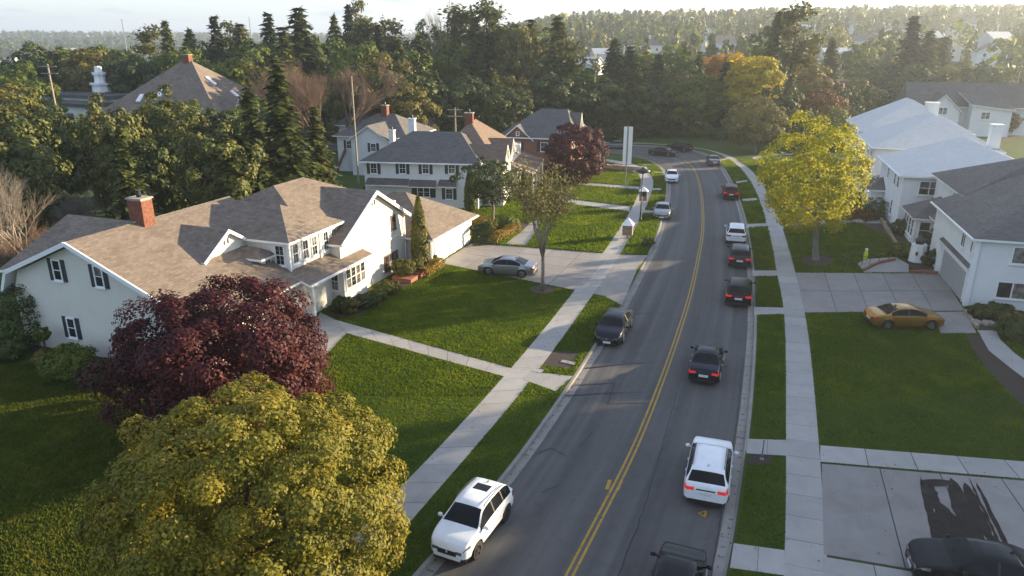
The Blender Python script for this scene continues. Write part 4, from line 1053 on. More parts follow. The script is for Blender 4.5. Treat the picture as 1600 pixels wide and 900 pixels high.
def car(name, label, pos, heading, style, pt, lit=False, rim='alloy', sunroof=False, rails=False, scale=1.0, group=None, cat='car', near=None, z=None):
    S = STYLE[style]; L, W = S['L'] * scale, S['W'] * (1 + (scale - 1) * .5); hd = Vector((heading[0], heading[1], 0)).normalized()
    c = Vector((pos[0], pos[1], 0))
    if near == 'front': c = c - hd * L / 2
    elif near == 'rear': c = c + hd * L / 2
    zz_ = road_z_at(c.x, c.y) if z is None else z
    root = empty(name, (c.x, c.y, zz_), math.atan2(hd.y, hd.x), label, cat, group)
    r = S['r']; Ra = r + .055; xw = [(S['rw'] - .5) * L, (S['fw'] - .5) * L]
    ts = set(np.linspace(0, 1, 34).tolist()) | {k[0] for k in S['top']} | set(S['side']) | {p + d for p in S['pil'] for d in (-.009, .009)}
    for x in xw: ts |= {(x + Ra * math.cos(w)) / L + .5 for w in np.linspace(0, math.pi, 13)}
    if sunroof: ts |= {.24, .36}
    ts = sorted(t_ for t_ in ts if 0 <= t_ <= 1); ts = [t_ for i, t_ in enumerate(ts) if i == 0 or t_ - ts[i - 1] > .0028]; ts[-1] = 1.0
    T = np.array(ts); zt = hermite(S['top'], T); zb = np.minimum(hermite(S['belt'], T), zt - .015); pw = hermite(S['pw'], T) * W / 2
    X = (T - .5) * L; rows = []
    for i in range(len(T)):
        w = pw[i]; z0 = S['sill'][0]
        if T[i] < .06: z0 += .10 * (1 - T[i] / .06)
        if T[i] > .93: z0 += .03 * (T[i] - .93) / .07
        for x in xw:
            dx = X[i] - x
            if abs(dx) <= Ra: z0 = max(z0, r + math.sqrt(max(0, Ra * Ra - dx * dx)))
        z1 = max(S['sill'][1], z0 + .012); z2 = max(S['sill'][2], z1 + .012); z3 = max(S['sill'][3], z2 + .012)
        b = max(zb[i], z3 + .03) if zt[i] > z3 + .06 else zb[i]; z3 = min(z3, b - .01); z2 = min(z2, z3 - .01); z1 = min(z1, z2 - .01); z0 = min(z0, z1 - .01)
        g = min(1, max(0, zt[i] - b - .10) / .42); wr = w * (.93 - (.25 if style == 'sedan' else .21) * g)
        tz = max(zt[i], b + .012); dz = tz - b
        H_ = [(w * .91, z0), (w * .975, z1), (w, z2), (w * .992, z3), (w * .955, b), (w * .955 * .9 + wr * .1, b + dz * .09), (wr, b + dz * .86), (wr * .91, b + dz * .94), (wr * .5, b + dz * .99), (0, tz)]
        rows.append([(X[i], -y, z_) for y, z_ in H_] + [(X[i], y, z_) for y, z_ in H_[-2::-1]])
    n = len(rows[0]); bins = {}
    for i in range(len(T) - 1):
        tm_ = (T[i] + T[i + 1]) / 2
        for k in range(n - 1):
            j = min(k, n - 2 - k); sd = 'R' if k < n // 2 else 'L'; key = 'body'
            if j == 5 and S['side'][0] < tm_ < S['side'][1]:
                hit = [q for q, p in enumerate(S['pil']) if abs(tm_ - p) < .009]; key = f'pillar{hit[0]}{sd}' if hit else 'side_window' + sd
            elif j >= 7 and S['ws'][0] < tm_ < S['ws'][1]: key = 'windshield'
            elif j >= 7 and S['rg'][0] < tm_ < S['rg'][1]: key = 'rear_window'
            elif sunroof and j >= 8 and .24 < tm_ < .36: key = 'sunroof'
            elif j == 3 and tm_ > .915 and tm_ < .99: key = 'headlight' + sd
            elif j == 3 and tm_ < .05: key = 'taillight' + sd
            elif j in (1, 2, 3) and S['rw'] + .06 < tm_ < S['fw'] - .085:
                key = ('door_rear' if tm_ < S['pil'][-1] else 'door_front') + sd
            elif j == 0 and (style == 'suv'): key = 'cladding'
            bins.setdefault(key, []).append((i, k))
    def patch(keys, nm, mat, parent=root):
        m = MB(); vi = {}
        for key in keys:
            for i, k in bins.get(key, []):
                f = []
                for a_, b_ in ((i, k), (i + 1, k), (i + 1, k + 1), (i, k + 1)):
                    if (a_, b_) not in vi: vi[(a_, b_)] = len(m.v); m.v.append(rows[a_][b_])
                    f.append(vi[(a_, b_)])
                m.f.append(f[::-1]); m.m.append(0); m.uv.append([(0, 0)] * 4)
        if nm == 'body':
            for e, rv in ((0, False), (len(rows) - 1, True)):
                st = len(m.v); m.v += rows[e]; f = list(range(st, st + n)); m.f.append(f if rv else f[::-1]); m.m.append(0); m.uv.append([(0, 0)] * n)
        if m.f: return m.build(nm, M[mat], parent, smooth=True)
    patch(['body', 'cladding' if style != 'suv' else 'body_'], 'body', pt)
    if style == 'suv': patch(['cladding'], 'sill_cladding', 'car_trim')
    for k in ('side_windowL', 'side_windowR'): patch([k], 'side_window', 'car_glass')
    [patch([f'pillar{q}{sd}'], 'door_pillar', 'car_trim') for q in range(len(S['pil'])) for sd in 'LR']; patch(['windshield'], 'windshield', 'car_glass'); patch(['rear_window'], 'rear_window', 'car_glass'); patch(['sunroof'], 'sunroof', 'car_glass')
    for sd, sg in (('L', 1), ('R', -1)):
        for dn, tx in (('door_front', .5 * (S['pil'][-1]) + .26), ('door_rear', S['pil'][-1] - .13)):
            d = patch([dn + sd], 'door', pt)
            if d:
                q = MB(); hx = (S['pil'][-1] + (.045 if dn == 'door_front' else -.155) - .5) * L; q.box(hx, hx + .17, sg * (W / 2 - .005), sg * (W / 2 + .022), S['sill'][3] + .07, S['sill'][3] + .095); q.build('handle', M['chrome' if style == 'sedan' else pt], d)
        patch(['headlight' + sd], 'headlight', 'lamp_clear'); patch(['taillight' + sd], 'taillight', 'tail_lit' if lit else 'tail')
        # mirrors
        mx = (S['ws'][1] - .055 - .5) * L; q = MB(); q.tube([(mx, sg * (W / 2 - .09), S['sill'][3] + .22), (mx - .02, sg * (W / 2 + .04), S['sill'][3] + .26)], .03, 6)
        q.tube([(mx - .02, sg * (W / 2 + .02), S['sill'][3] + .28), (mx - .02, sg * (W / 2 + .07), S['sill'][3] + .29), (mx - .03, sg * (W / 2 + .18), S['sill'][3] + .28), (mx - .035, sg * (W / 2 + .21), S['sill'][3] + .275)], [.05, .085, .075, .04], 8)
        q.build('mirror', M[pt], root, smooth=True)
    # rear face: lamps, plate, bumper
    xr = -L / 2; wb = S['pw'][0][1] * W / 2; tz0 = .74 if style == 'sedan' else .83
    for sg in (-1, 1):
        q = MB(); q.box(xr - .012, xr + .10, sg * wb * .62, sg * wb * 1.02, tz0 - .02, tz0 + (.09 if style == 'sedan' else .12)); q.build('taillight', M['tail_lit' if lit else 'tail'], root)
    q = MB(); q.box(xr - .016, xr, -.26, .26, tz0 - .20, tz0 - .06); q.build('number_plate', M['plate'], root)
    q = MB(); q.box(xr - .02, xr + .12, -wb * .92, wb * .92, .24, .40); q.build('rear_bumper_trim', M['car_trim'], root)
    if style == 'suv':
        q = MB(); q.box(xr - .010, xr + .03, -wb * .5, wb * .5, tz0 + .02, tz0 + .07); q.build('light_bar', M['tail' if pt != 'paint_white' else 'car_trim'], root)
    xf = L / 2; wf = S['pw'][-1][1] * W / 2; gz = S['sill'][2] - .02
    q = MB(); q.box(xf - .06, xf + .012, -wf * .66, wf * .66, gz - .11, gz + .09); g_ = q.build('grille', M['car_trim'], root)
    q = MB()
    for k in range(3): q.box(xf + .012, xf + .02, -wf * .60, wf * .60, gz - .07 + k * .06, gz - .055 + k * .06)
    q.build('grille_bar', M['chrome' if style == 'sedan' else 'car_trim'], g_)
    q = MB(); q.lathe([(.0, .028), (.055, .026), (.06, .014)], (xf, 0, gz + .02), 12); bd = q.build('emblem', M['chrome'], g_)
    bd.data.transform(Matrix.Translation((xf, 0, gz + .02)) @ Matrix.Rotation(R(90), 4, 'Y') @ Matrix.Translation((-xf, 0, -gz - .02)))
    q = MB(); q.box(xf - .05, xf + .018, -.24, .24, gz - .27, gz - .14); q.build('number_plate', M['plate'], root)
    q = MB(); q.box(xf - .12, xf + .006, -wf * .95, wf * .95, .22, gz - .28 if gz > .56 else .30); q.build('bumper_intake', M['car_trim'], root)
    for sg in (-1, 1):
        q = MB(); q.box(xf - .10, xf + .004, sg * wf * .62, sg * wf * 1.04, gz - .0, gz + .12); q.build('headlight', M['lamp_clear'], root)
        q = MB(); q.box(xf - .16, xf - .01, sg * wf * .72, sg * wf * 1.06, gz - .24, gz - .15); q.build('fog_light', M['car_trim'], root)
    # underside and wheel housings keep the arches dark
    q = MB(); q.box(-L / 2 + .25, L / 2 - .25, -W / 2 + .22, W / 2 - .22, .17, S['sill'][2]); q.build('underbody', M['car_trim'], root)
    if rails:
        for sg in (-1, 1):
            q = MB(); P = [((t_ - .5) * L, sg * W / 2 * .69, float(hermite(S['top'], t_)) + (.0 if t_ in (.17, .56) else .03)) for t_ in (.17, .20, .3, .45, .53, .56)]
            q.tube(P, .018, 6); q.build('roof_rail', M['car_trim' if pt == 'paint_white' else 'chrome'], root)
    q = MB(); ax = (.19 - .5) * L if style == 'suv' else (.36 - .5) * L; az = float(hermite(S['top'], .19 if style == 'suv' else .36))
    q.poly([(ax - .1, 0, az - .01), (ax + .1, 0, az - .01), (ax - .06, 0, az + .09)]); q.poly([(ax - .1, .02, az - .01), (ax + .1, .02, az - .01), (ax - .06, .0, az + .09)]); q.build('antenna', M['car_trim'], root)
    for x in xw:
        for sg in (-1, 1):
            y = sg * (W / 2 - .125)
            q = MB(); q.lathe([(r * .64, -.10), (r * .93, -.115), (r, -.085), (r, .085), (r * .93, .115), (r * .64, .10)], (x, y, r), 22, axis='y'); wl = q.build('wheel', M['tyre'], root, smooth=True)
            q = MB(); yo = y + sg * .095
            q.lathe([(r * .66, -.05), (r * .66, .02), (r * .60, .025), (r * .58, -.02)], (x, yo, r), 22, axis='y')
            for k in range(10 if rim == 'alloy' else 5):
                w = 2 * math.pi * k / (10 if rim == 'alloy' else 5); hw = .035 if rim == 'alloy' else .055
                cx, cz = math.cos(w), math.sin(w); px_, pz_ = -cz * hw, cx * hw
                A = [(x + cx * a_ * r + s_ * px_ * f_, yo + sg * .012, r + cz * a_ * r + s_ * pz_ * f_) for a_, s_, f_ in ((.08, -1, 1.2), (.08, 1, 1.2), (.62, 1, .8), (.62, -1, .8))]
                q.poly(A); q.poly(A[::-1])
            q.lathe([(0, .02 * sg), (r * .17, .02 * sg), (r * .2, -.02)], (x, yo, r), 12, axis='y'); q.build('rim', M[rim], wl)
            q = MB(); q.lathe([(0, -.0), (r * .63, -.0)], (x, yo - sg * .05, r), 18, axis='y'); q.build('brake_disc', M['car_trim'], wl)
    return root
G1 = 'cars parked along the left kerb'; G2 = 'cars on the right side of the street'
def kd(Y):
    i = station(Y); i0 = int(i); d = (EL + ER)[i0 + 3] - (EL + ER)[i0 - 3]; return (d[0], d[1])
def back(d): return (-d[0], -d[1])
EW = 'parked_car'
c1 = car(EW, 'white crossover with black sunroof and dark rims parked nearest on the left kerb', (-2.42, 22.45), back((.47, 1)), 'suv', 'paint_white', scale=.92, rim='alloy_dark', sunroof=True, rails=True, near='front', group=G1)
car(EW, 'black sedan parked facing us on left kerb beside the bare soil patch', (6.0, 42.8), back(kd(43)), 'sedan', 'paint_navy', near='front', group=G1)
car(EW, 'silver-white sedan facing us by the black lamp post', (16.1, 77.0), back(kd(78)), 'sedan', 'paint_silver', near='front', group=G1)
car(EW, 'small white sedan farthest up the left kerb just before bend', (21.6, 98.3), back(kd(99)), 'sedan', 'paint_white', near='front', group=G1)
car(EW, 'silver sedan parked sideways on the garage drive of cream house', (-0.35, 57.9), (-.965, .26), 'sedan', 'paint_silver', z=0.024)
car(EW, 'gold sedan with bright alloy rims parked beside the right lawn', (26.6, 46.35), (1, -.02), 'sedan', 'paint_gold', z=0.02)
car(EW, 'black sedan on the stained driveway cut by the frame corner', (16.85, 21.45), (-.965, .26), 'sedan', 'paint_black', z=0.024)
car('driving_car', 'dark sedan with red tail lamps driving up the middle of right lane', (10.75, 37.3), kd(39), 'sedan', 'paint_navy', scale=.9, lit=True, near='rear', group=G2)
car(EW, 'white crossover with red tail lamps near the right kerb and sprayed triangle', (8.0, 25.9), (.34, 1), 'suv', 'paint_white', lit=True, rails=True, near='rear', group=G2)
p15 = gp(1066, 866, 1.05); car('driving_car', 'black crossover cut off by the bottom edge of the picture', (p15.x + .35, p15.y + .85), (.40, 1), 'suv', 'paint_black', scale=.86, near='front', group=G2)
car(EW, 'black crossover with lit brake lamps, nearer of the dark pair behind the white one', (16.4, 49.9), kd(51), 'suv', 'paint_black', lit=True, near='rear', group=G2)
car(EW, 'dark crossover with lit brake lamps directly behind the white crossover', (19.3, 59.4), kd(60), 'suv', 'paint_charcoal', lit=True, near='rear', group=G2)
car(EW, 'white crossover parked ahead of two dark crossovers on right kerb', (21.2, 67.0), kd(68), 'suv', 'paint_white', near='rear', group=G2)
car(EW, 'dark red crossover parked alone on the right kerb', (26.5, 87.3), kd(88), 'suv', 'paint_maroon', lit=True, near='rear', group=G2)
car(EW, 'grey sedan parked at the start of the bend on right kerb', (31.0, 111.8), (.13, 1), 'sedan', 'paint_grey', near='rear', group=G2)
car('driving_car', 'dark sedan coming round the bend towards us', (25.3, 123.2), (.80, -.60), 'sedan', 'paint_charcoal')
car('driving_car', 'black crossover going away round the outside of bend', (29.0, 128.3), (-.80, .60), 'suv', 'paint_black')
car('driving_car', 'grey car beside the tall white banner on the far road', (18.6, 131.2), (-1, .05), 'sedan', 'paint_grey')
car('driving_car', 'dark car on far road next to the round maroon tree', (14.2, 133.6), (-1, .03), 'sedan', 'paint_navy')

# ------------------------------------------------------------------ plants
def unit(v): return v / np.maximum(np.linalg.norm(v, axis=1), 1e-9)[:, None]
def leaf_quads(P, N, size, g, asp=1.0):
    n = len(P); rv = g.normal(size=(n, 3)); T = unit(np.cross(N, rv)); B = np.cross(N, T)
    s = (size * g.uniform(.65, 1.35, n))[:, None]
    V = np.empty((n, 4, 3)); V[:, 0] = P + T * s * .62 * asp; V[:, 1] = P + B * s * .36 + N * s * .08; V[:, 2] = P - T * s * .5 * asp; V[:, 3] = P - B * s * .36 + N * s * .08
    return V.reshape(-1, 3), np.arange(n * 4).reshape(-1, 4)
def fib(n, g):
    i = np.arange(n) + .5; ph = np.arccos(1 - 2 * i / n); th = math.pi * (1 + 5 ** .5) * i
    D = np.stack([np.cos(th) * np.sin(ph), np.sin(th) * np.sin(ph), np.cos(ph)], 1); return unit(D + g.normal(size=(n, 3)) * .5 / math.sqrt(n) * 2)
def crown_points(c, rad, ncl, seed, inner=.18, zmin=.25, lump=.14):
    g = np.random.default_rng(seed); D = fib(ncl, g)
    f = np.array([1 + lump * noise.noise(Vector(d) * 2.1 + Vector((seed * 1.7, 0, 0))) * 2 for d in D]) * g.uniform(.78, 1.0, ncl)
    k = g.random(ncl) < inner; f[k] *= g.uniform(.35, .8, k.sum())
    P = np.array(c) + D * f[:, None] * np.array(rad); P[:, 2] = np.maximum(P[:, 2], zmin); return P, D
def leaf_crown(c, rad, ncl, cr, per, size, seed, inner=.18, zmin=.25, lump=.14, up=.35, droop=0.0):
    g = np.random.default_rng(seed + 99); C0, D0 = crown_points(c, rad, ncl, seed, inner, zmin, lump)
    n = ncl * per; idx = np.repeat(np.arange(ncl), per)
    d = unit(g.normal(size=(n, 3)) + D0[idx] * .9 + np.array([0, 0, up])); r_ = cr * g.uniform(.55, 1.0, n) * np.repeat(g.uniform(.65, 1.25, ncl), per)
    P = C0[idx] + d * r_[:, None] * np.array([1, 1, .8]); P[:, 2] -= droop * g.random(n) * r_
    N = unit(d * 1.0 + D0[idx] * .35 + g.normal(size=(n, 3)) * .42 + np.array([0, 0, .15])); k = P[:, 2] > .05
    return leaf_quads(P[k], N[k], size, g), C0
def trunk_mb(base, top, r0, targets, seed, r1=None, limb=.38):
    """tapered trunk with limbs that reach out into the crown"""
    rd = random.Random(seed); m = MB(); base, top = Vector(base), Vector(top)
    P = []; n = 7
    for i in range(n + 1):
        t_ = i / n; q = base.lerp(top, t_); q += Vector((rd.uniform(-1, 1), rd.uniform(-1, 1), 0)) * r0 * .5 * math.sin(math.pi * t_); P.append(q)
    m.tube([P[0] - Vector((0, 0, .15))] + P, [r0 * 1.5] + [r0 * (1.25 if i == 0 else 1 - .75 * i / n) for i in range(n + 1)], 9)
    for tg in targets:
        tg = Vector(tg); k = rd.uniform(.35, .9); s = base.lerp(top, k); mid_ = s.lerp(tg, .5) + Vector((0, 0, (tg - s).length * .12))
        rr = r0 * limb * (1.25 - k)
        m.tube([s, s.lerp(mid_, .6), mid_, tg], [rr, rr * .8, rr * .55, rr * .15], 6)
    return m
def broadleaf(name, label, base, c, rad, ncl, cr, per, size, mat, bk, r0, seed, cat='tree', group=None, inner=.18, zmin=.25, lump=.14, nl=14, droop=0.0, up=.35):
    root = empty(name, base, 0, label, cat, group); lc = (c[0] - base[0], c[1] - base[1], c[2] - base[2])
    (V, F), C0 = leaf_crown(lc, rad, ncl, cr, per, size, seed, inner, zmin, lump, up, droop)
    link('crown', np_mesh('crown', V, F, [M[mat]]), root)
    rd = random.Random(seed); tg = rd.sample(list(C0), min(nl, len(C0)))
    trunk_mb((0, 0, 0), (lc[0] * .9, lc[1] * .9, lc[2] + rad[2] * .35), r0, tg, seed).build('trunk', M[bk], root, smooth=True)
    return root
def conifer_arrays(h_, r_, seed, nwh=26, nb=7, nq=11, size=.42, droop=.25, z0=.06, power=.85, flat=1.0, asp=1.6):
    g = np.random.default_rng(seed); Ps = []; Ns = []
    for i in range(nwh):
        t_ = i / (nwh - 1); z_ = h_ * (z0 + (.985 - z0) * t_)
        n = max(4, int(round(nb * (1 - .45 * t_))))
        for k in range(n):
            a = 2 * math.pi * (k + g.random()) / n; ln = r_ * ((1 - t_) ** power) * g.uniform(.6, 1.12) + .10
            dv = np.array([math.cos(a), math.sin(a), 0]); q = np.linspace(.12, 1, max(3, int(nq * (ln / r_) ** .6) + 2))
            for u in q:
                w = .20 * ln * (1.15 - u) + .05
                for _ in range(2 if u < .8 else 1):
                    P = dv * ln * u + np.array([-dv[1], dv[0], 0]) * g.normal() * w + np.array([0, 0, z_ - droop * ln * u * u + .10 * ln * u + g.normal() * .05]); Ps.append(P)
                    Ns.append(np.array([g.normal() * .35, g.normal() * .35, 1.0]) * flat + dv * .35)
    P = np.array(Ps); N = unit(np.array(Ns)); g2 = np.random.default_rng(seed + 5)
    return leaf_quads(P, N, size, g2, asp)
def spruce_proto(name, h_, r_, seed, mat, **kw):
    V, F = conifer_arrays(h_, r_, seed, **kw); cm = np_mesh('crown', V, F, [M[mat]])
    m = MB(); m.tube([(0, 0, -.2), (0, 0, h_ * .3), (0, 0, h_ * .7), (0, 0, h_ * .98)], [h_ * .018, h_ * .014, h_ * .007, h_ * .001], 8)
    tm_ = bpy.data.meshes.new('trunk'); tm_.from_pydata(m.v, [], m.f); tm_.materials.append(M['bark']); tm_.update()
    return (cm, tm_, h_)
def bare_mesh(h_, spread, seed, depth=5, kids=4, r0=.16, stems=1, mat='bark_twig', tw=1.0):
    rd = random.Random(seed); m = MB()
    def grow(p, d, ln, r_, k):
        q = p + d * ln * .5 + Vector((rd.uniform(-1, 1), rd.uniform(-1, 1), rd.uniform(-.3, .6))) * ln * .06; e = q + (d + Vector((rd.uniform(-.2, .2), rd.uniform(-.2, .2), rd.uniform(0, .15)))).normalized() * ln * .5
        m.tube([p, q, e], [r_, r_ * .8, r_ * .6], 6 if k > 3 else 4 if k > 1 else 3, cap=False)
        if k == 0: return
        for i in range(kids + (1 if k < 3 else 0)):
            a = rd.uniform(0, 2 * math.pi); sp = rd.uniform(.3, .95) * spread
            x = d.orthogonal().normalized(); y = d.cross(x)
            nd = (d + (x * math.cos(a) + y * math.sin(a)) * sp + Vector((0, 0, .12))).normalized()
            grow(p.lerp(e, rd.uniform(.45, 1.0)), nd, ln * rd.uniform(.55, .82), r_ * rd.uniform(.42, .6), k - 1)
    for s in range(stems):
        a = rd.uniform(0, 6.28); d = Vector((math.cos(a) * .5, math.sin(a) * .5, 1)).normalized() if stems > 1 else Vector((0, 0, 1))
        grow(Vector((math.cos(a), math.sin(a), 0)) * (.15 if stems > 1 else 0), d, h_ * .42, r0, depth)
    me = bpy.data.meshes.new('branches'); me.from_pydata(m.v, [], m.f); me.materials.append(M[mat]); me.polygons.foreach_set('use_smooth', [True] * len(m.f)); me.update(); return me

def shrub(label, pos, rad, mat, size, ncl, per, seed, name='shrub', cat='shrub', cr=None, group=None, z=0.0, lump=.1):
    g_ = max(rad) * .38 if cr is None else cr
    (V, F), _ = leaf_crown((0, 0, rad[2] * .85), [q * .82 for q in rad], ncl, g_ * .8, per, size, seed, .1, .08, lump)
    o = link(name, np_mesh(name, V, F, [M[mat]]), None, (pos[0], pos[1], z)); tag(o, label, cat, group); return o
def hedge(label, p, q, w, hgt, mat, size, n, seed, name='hedge'):
    """clipped hedge from p to q"""
    g = np.random.default_rng(seed); P = Vector((p[0], p[1], 0)); Q = Vector((q[0], q[1], 0)); d = (Q - P); ln = d.length; d.normalize(); s = Vector((-d.y, d.x, 0))
    u = g.uniform(0, ln, n); f = g.random(n); A = g.uniform(-w / 2, w / 2, n); Z = g.uniform(.05, hgt, n)
    k = f < .45; Z[k] = hgt * (1 + g.normal(0, .03, k.sum())); k2 = (f >= .45) & (f < .72); A[k2] = w / 2; k3 = (f >= .72) & (f < .9); A[k3] = -w / 2; k4 = f >= .9; u[k4] = np.where(g.random(k4.sum()) < .5, 0, ln)
    Z *= 1 + .08 * np.sin(u * 2.3 + seed); A += g.normal(0, .04, n)
    N = np.stack([np.zeros(n), np.zeros(n), np.ones(n)], 1); N[k2] = np.array([s.x, s.y, .3]); N[k3] = np.array([-s.x, -s.y, .3]); N = unit(N + g.normal(size=(n, 3)) * .5)
    X = np.stack([d.x * u + s.x * A, d.y * u + s.y * A, Z], 1); V, F = leaf_quads(X, N, size, g)
    o = link(name, np_mesh(name, V, F, [M[mat]]), None, (P.x, P.y, 0)); return tag(o, label, 'hedge')

# ---- near trees
broadleaf('rounded_tree', 'big rounded golden-green tree filling the lower foreground by the sidewalk', (-9.5, 20.6, 0), (-8.3, 20.25, 3.95), (4.7, 4.6, 3.8), 220, .80, 500, .112, 'leaf_gold', 'bark', .24, 21, inner=.18, lump=.05)
broadleaf('maroon_tree', 'large dark maroon-leaved tree in front of the cream house', (-17.0, 33.6, 0), (-14.3, 33.2, 3.45), (5.0, 5.0, 3.6), 205, 1.05, 360, .158, 'leaf_maroon', 'bark', .22, 33, inner=.30, lump=.10)
broadleaf('maple_tree', 'tall yellow-leaved tree on the right lawn beside the sidewalk', (26.8, 61.9, 0), (25.8, 62.2, 7.3), (3.85, 3.9, 4.9), 120, 1.1, 130, .22, 'leaf_yellow', 'bark_grey', .27, 41, inner=.25, lump=.16, nl=26)
broadleaf('maroon_tree', 'round maroon tree beside the brick house near the bend', (8.6, 97.6, 0), (8.4, 98, 3.7), (3.7, 3.6, 3.7), 90, .95, 190, .25, 'leaf_maroon', 'bark', .2, 52, inner=.12)
broadleaf('olive_tree', 'olive-green spreading tree on the grass outside the bend', (41.7, 126.3, 0), (41.2, 126.3, 5.2), (4.6, 4.4, 3.8), 80, 1.1, 110, .30, 'leaf_olive', 'bark_grey', .22, 61, inner=.2, nl=18)
# slender multi-stemmed tree on the cream house's lawn
root = empty('slender_tree', (2.35, 53.6, 0), 0, 'slender pale-stemmed tree with thin leaves in the mulch ring beside the drive', 'tree')
m = MB(); rd = random.Random(4); tips = []
m.tube([(0, 0, -.1), (.02, 0, 1.3), (0, .03, 2.9)], [.17, .14, .12], 9)
for k in range(9):
    a = 2 * math.pi * k / 9 + rd.uniform(-.3, .3); sp = rd.uniform(1.3, 3.1); top = rd.uniform(6.4, 9.2)
    P = [Vector((0, 0, rd.uniform(2.2, 2.9)))]; 
    for q in (.35, .7, 1.0): P.append(Vector((math.cos(a) * sp * q ** 1.3, math.sin(a) * sp * q ** 1.3, 2.7 + (top - 2.7) * q)) + Vector((rd.uniform(-.12, .12), rd.uniform(-.12, .12), 0)))
    m.tube(P, [.07, .055, .035, .012], 6); tips += [P[3], P[2].lerp(P[3], .6)]
    for _ in range(6):
        b_ = P[2].lerp(P[3], rd.uniform(-.25, .95)); e = b_ + Vector((rd.uniform(-1, 1), rd.uniform(-1, 1), rd.uniform(.1, 1.0))) * rd.uniform(.5, 1.1); m.tube([b_, b_.lerp(e, .5), e], [.02, .014, .004], 4, cap=False); tips.append(e)
m.build('trunk', M['bark_pale'], root, smooth=True)
g = np.random.default_rng(8); T_ = np.array([tuple(t_) for t_ in tips]); idx = np.repeat(np.arange(len(T_)), 62); P = T_[idx] + g.normal(size=(len(idx), 3)) * np.array([.52, .52, .38])
V, F = leaf_quads(P, unit(g.normal(size=P.shape) + np.array([0, 0, .4])), .17, g); link('crown', np_mesh('crown', V, F, [M['leaf_pinkish']]), root)

# ---- columns and conifers near the houses
def column(label, pos, r_, h_, seed, mat='needle_olive'):
    root = empty('columnar_cypress', (pos[0], pos[1], 0), 0, label, 'tree'); g = np.random.default_rng(seed); n = 5200
    t_ = g.random(n); a = g.uniform(0, 2 * math.pi, n); rr = r_ * np.minimum(1, (1 - t_) * 1.9 + .03) ** .8 * np.minimum(1, .62 + t_ * 2.2) * g.uniform(.82, 1.05, n) * (1 + .07 * np.sin(a * 5 + t_ * 17))
    P = np.stack([np.cos(a) * rr, np.sin(a) * rr, t_ * h_ + .05], 1); N = unit(np.stack([np.cos(a), np.sin(a), np.full(n, .5)], 1) + g.normal(size=(n, 3)) * .4)
    V, F = leaf_quads(P, N, .19, g, 1.2); link('crown', np_mesh('crown', V, F, [M[mat]]), root)
    m = MB(); m.tube([(0, 0, -.1), (0, 0, h_ * .9)], [.09, .02], 6); m.build('trunk', M['bark'], root)
column('narrow pointed cypress against the cream gable wall', (-7.75, 59.4), .70, 6.2, 3)
column('narrow pointed cypress at the corner of the white shuttered house', (-4.6, 79.4), .62, 5.4, 5, 'leaf_green')
broadleaf('juniper_tree', 'dark twisted juniper beside the white shuttered house', (-2.0, 76.5, 0), (-2.1, 76.5, 4.3), (3.1, 2.6, 2.0), 60, .75, 130, .2, 'leaf_dark', 'bark_pale', .16, 71, lump=.3, nl=16)

def broad_conifer(seed, rad, mat, h_=15):
    (V, F), C0 = leaf_crown((0, 0, h_ * .53), rad, 120, 1.15, 120, .40, seed, .25, .5, .30, up=.1, droop=.5); m = MB(); m.tube([(0, 0, -.2), (0, 0, h_ * .3), (0, 0, h_ * .85)], [h_ * .02, h_ * .015, h_ * .004], 8)
    for c in C0[::6]: m.tube([(0, 0, max(1, c[2] * .85)), (c[0] * .5, c[1] * .5, c[2] * .97), tuple(c)], [.09, .06, .02], 5)
    tm_ = bpy.data.meshes.new('trunk'); tm_.from_pydata(m.v, [], m.f); tm_.materials.append(M['bark']); tm_.update(); return (np_mesh('crown', V, F, [M[mat]]), tm_, h_)
SP = [spruce_proto('p', 15, 3.6, 11, 'needle', nwh=34, nb=8, nq=12, size=.52, droop=.30), spruce_proto('p', 15, 3.0, 12, 'needle', nwh=36, nb=7, nq=10, size=.50, droop=.22), broad_conifer(13, (3.7, 3.7, 6.6), 'needle'), broad_conifer(14, (4.0, 3.8, 6.4), 'needle')]
def place_spruce(label, px, ytop, Y, k, wf=1.0, group='spruces behind the cream house', name='spruce_tree'):
    cm, tm_, h0 = SP[k]; tp = top_at(px, ytop, Y); gz = height(tp.x, Y); s = (tp.z - gz) / h0
    r_ = empty(name, (tp.x, Y, gz), random.uniform(0, 6.28), label, 'tree', group); r_.scale = (s * wf, s * wf, s)
    link('crown', cm, r_); link('trunk', tm_, r_)
for a in (('tallest spruce behind the cream house, with a sharp leader', 430, 92, 72, 0, 1.2), ('spruce left of the tallest, over the ridge of the long brown slope', 384, 136, 70, 0, 1.15), ('spruce right of the tallest, nearest the bare brown tree', 490, 166, 76, 1, 1.35),
          ('broad spruce below the pyramid roof, directly over the small dormer', 326, 172, 68, 2, 1.0), ('broad olive spruce hiding the foot of the pyramid roof', 262, 140, 80, 3, .95), ('loose green spruce behind the brick chimney', 185, 196, 62, 0, 1.1),
          ('spreading spruce below the flat-roofed white hall', 168, 152, 74, 3, .85), ('bushy olive conifer under the hall cupola', 62, 146, 78, 3, .75), ('low spruce between the hall and the pyramid roof', 216, 172, 86, 2, 1.0), ('small dark spruce at the end of brown ridge', 350, 205, 66, 0, 1.2),
          ('spruce at the left picture edge behind bare branches', 8, 165, 66, 2, 1.0)): place_spruce(*a)

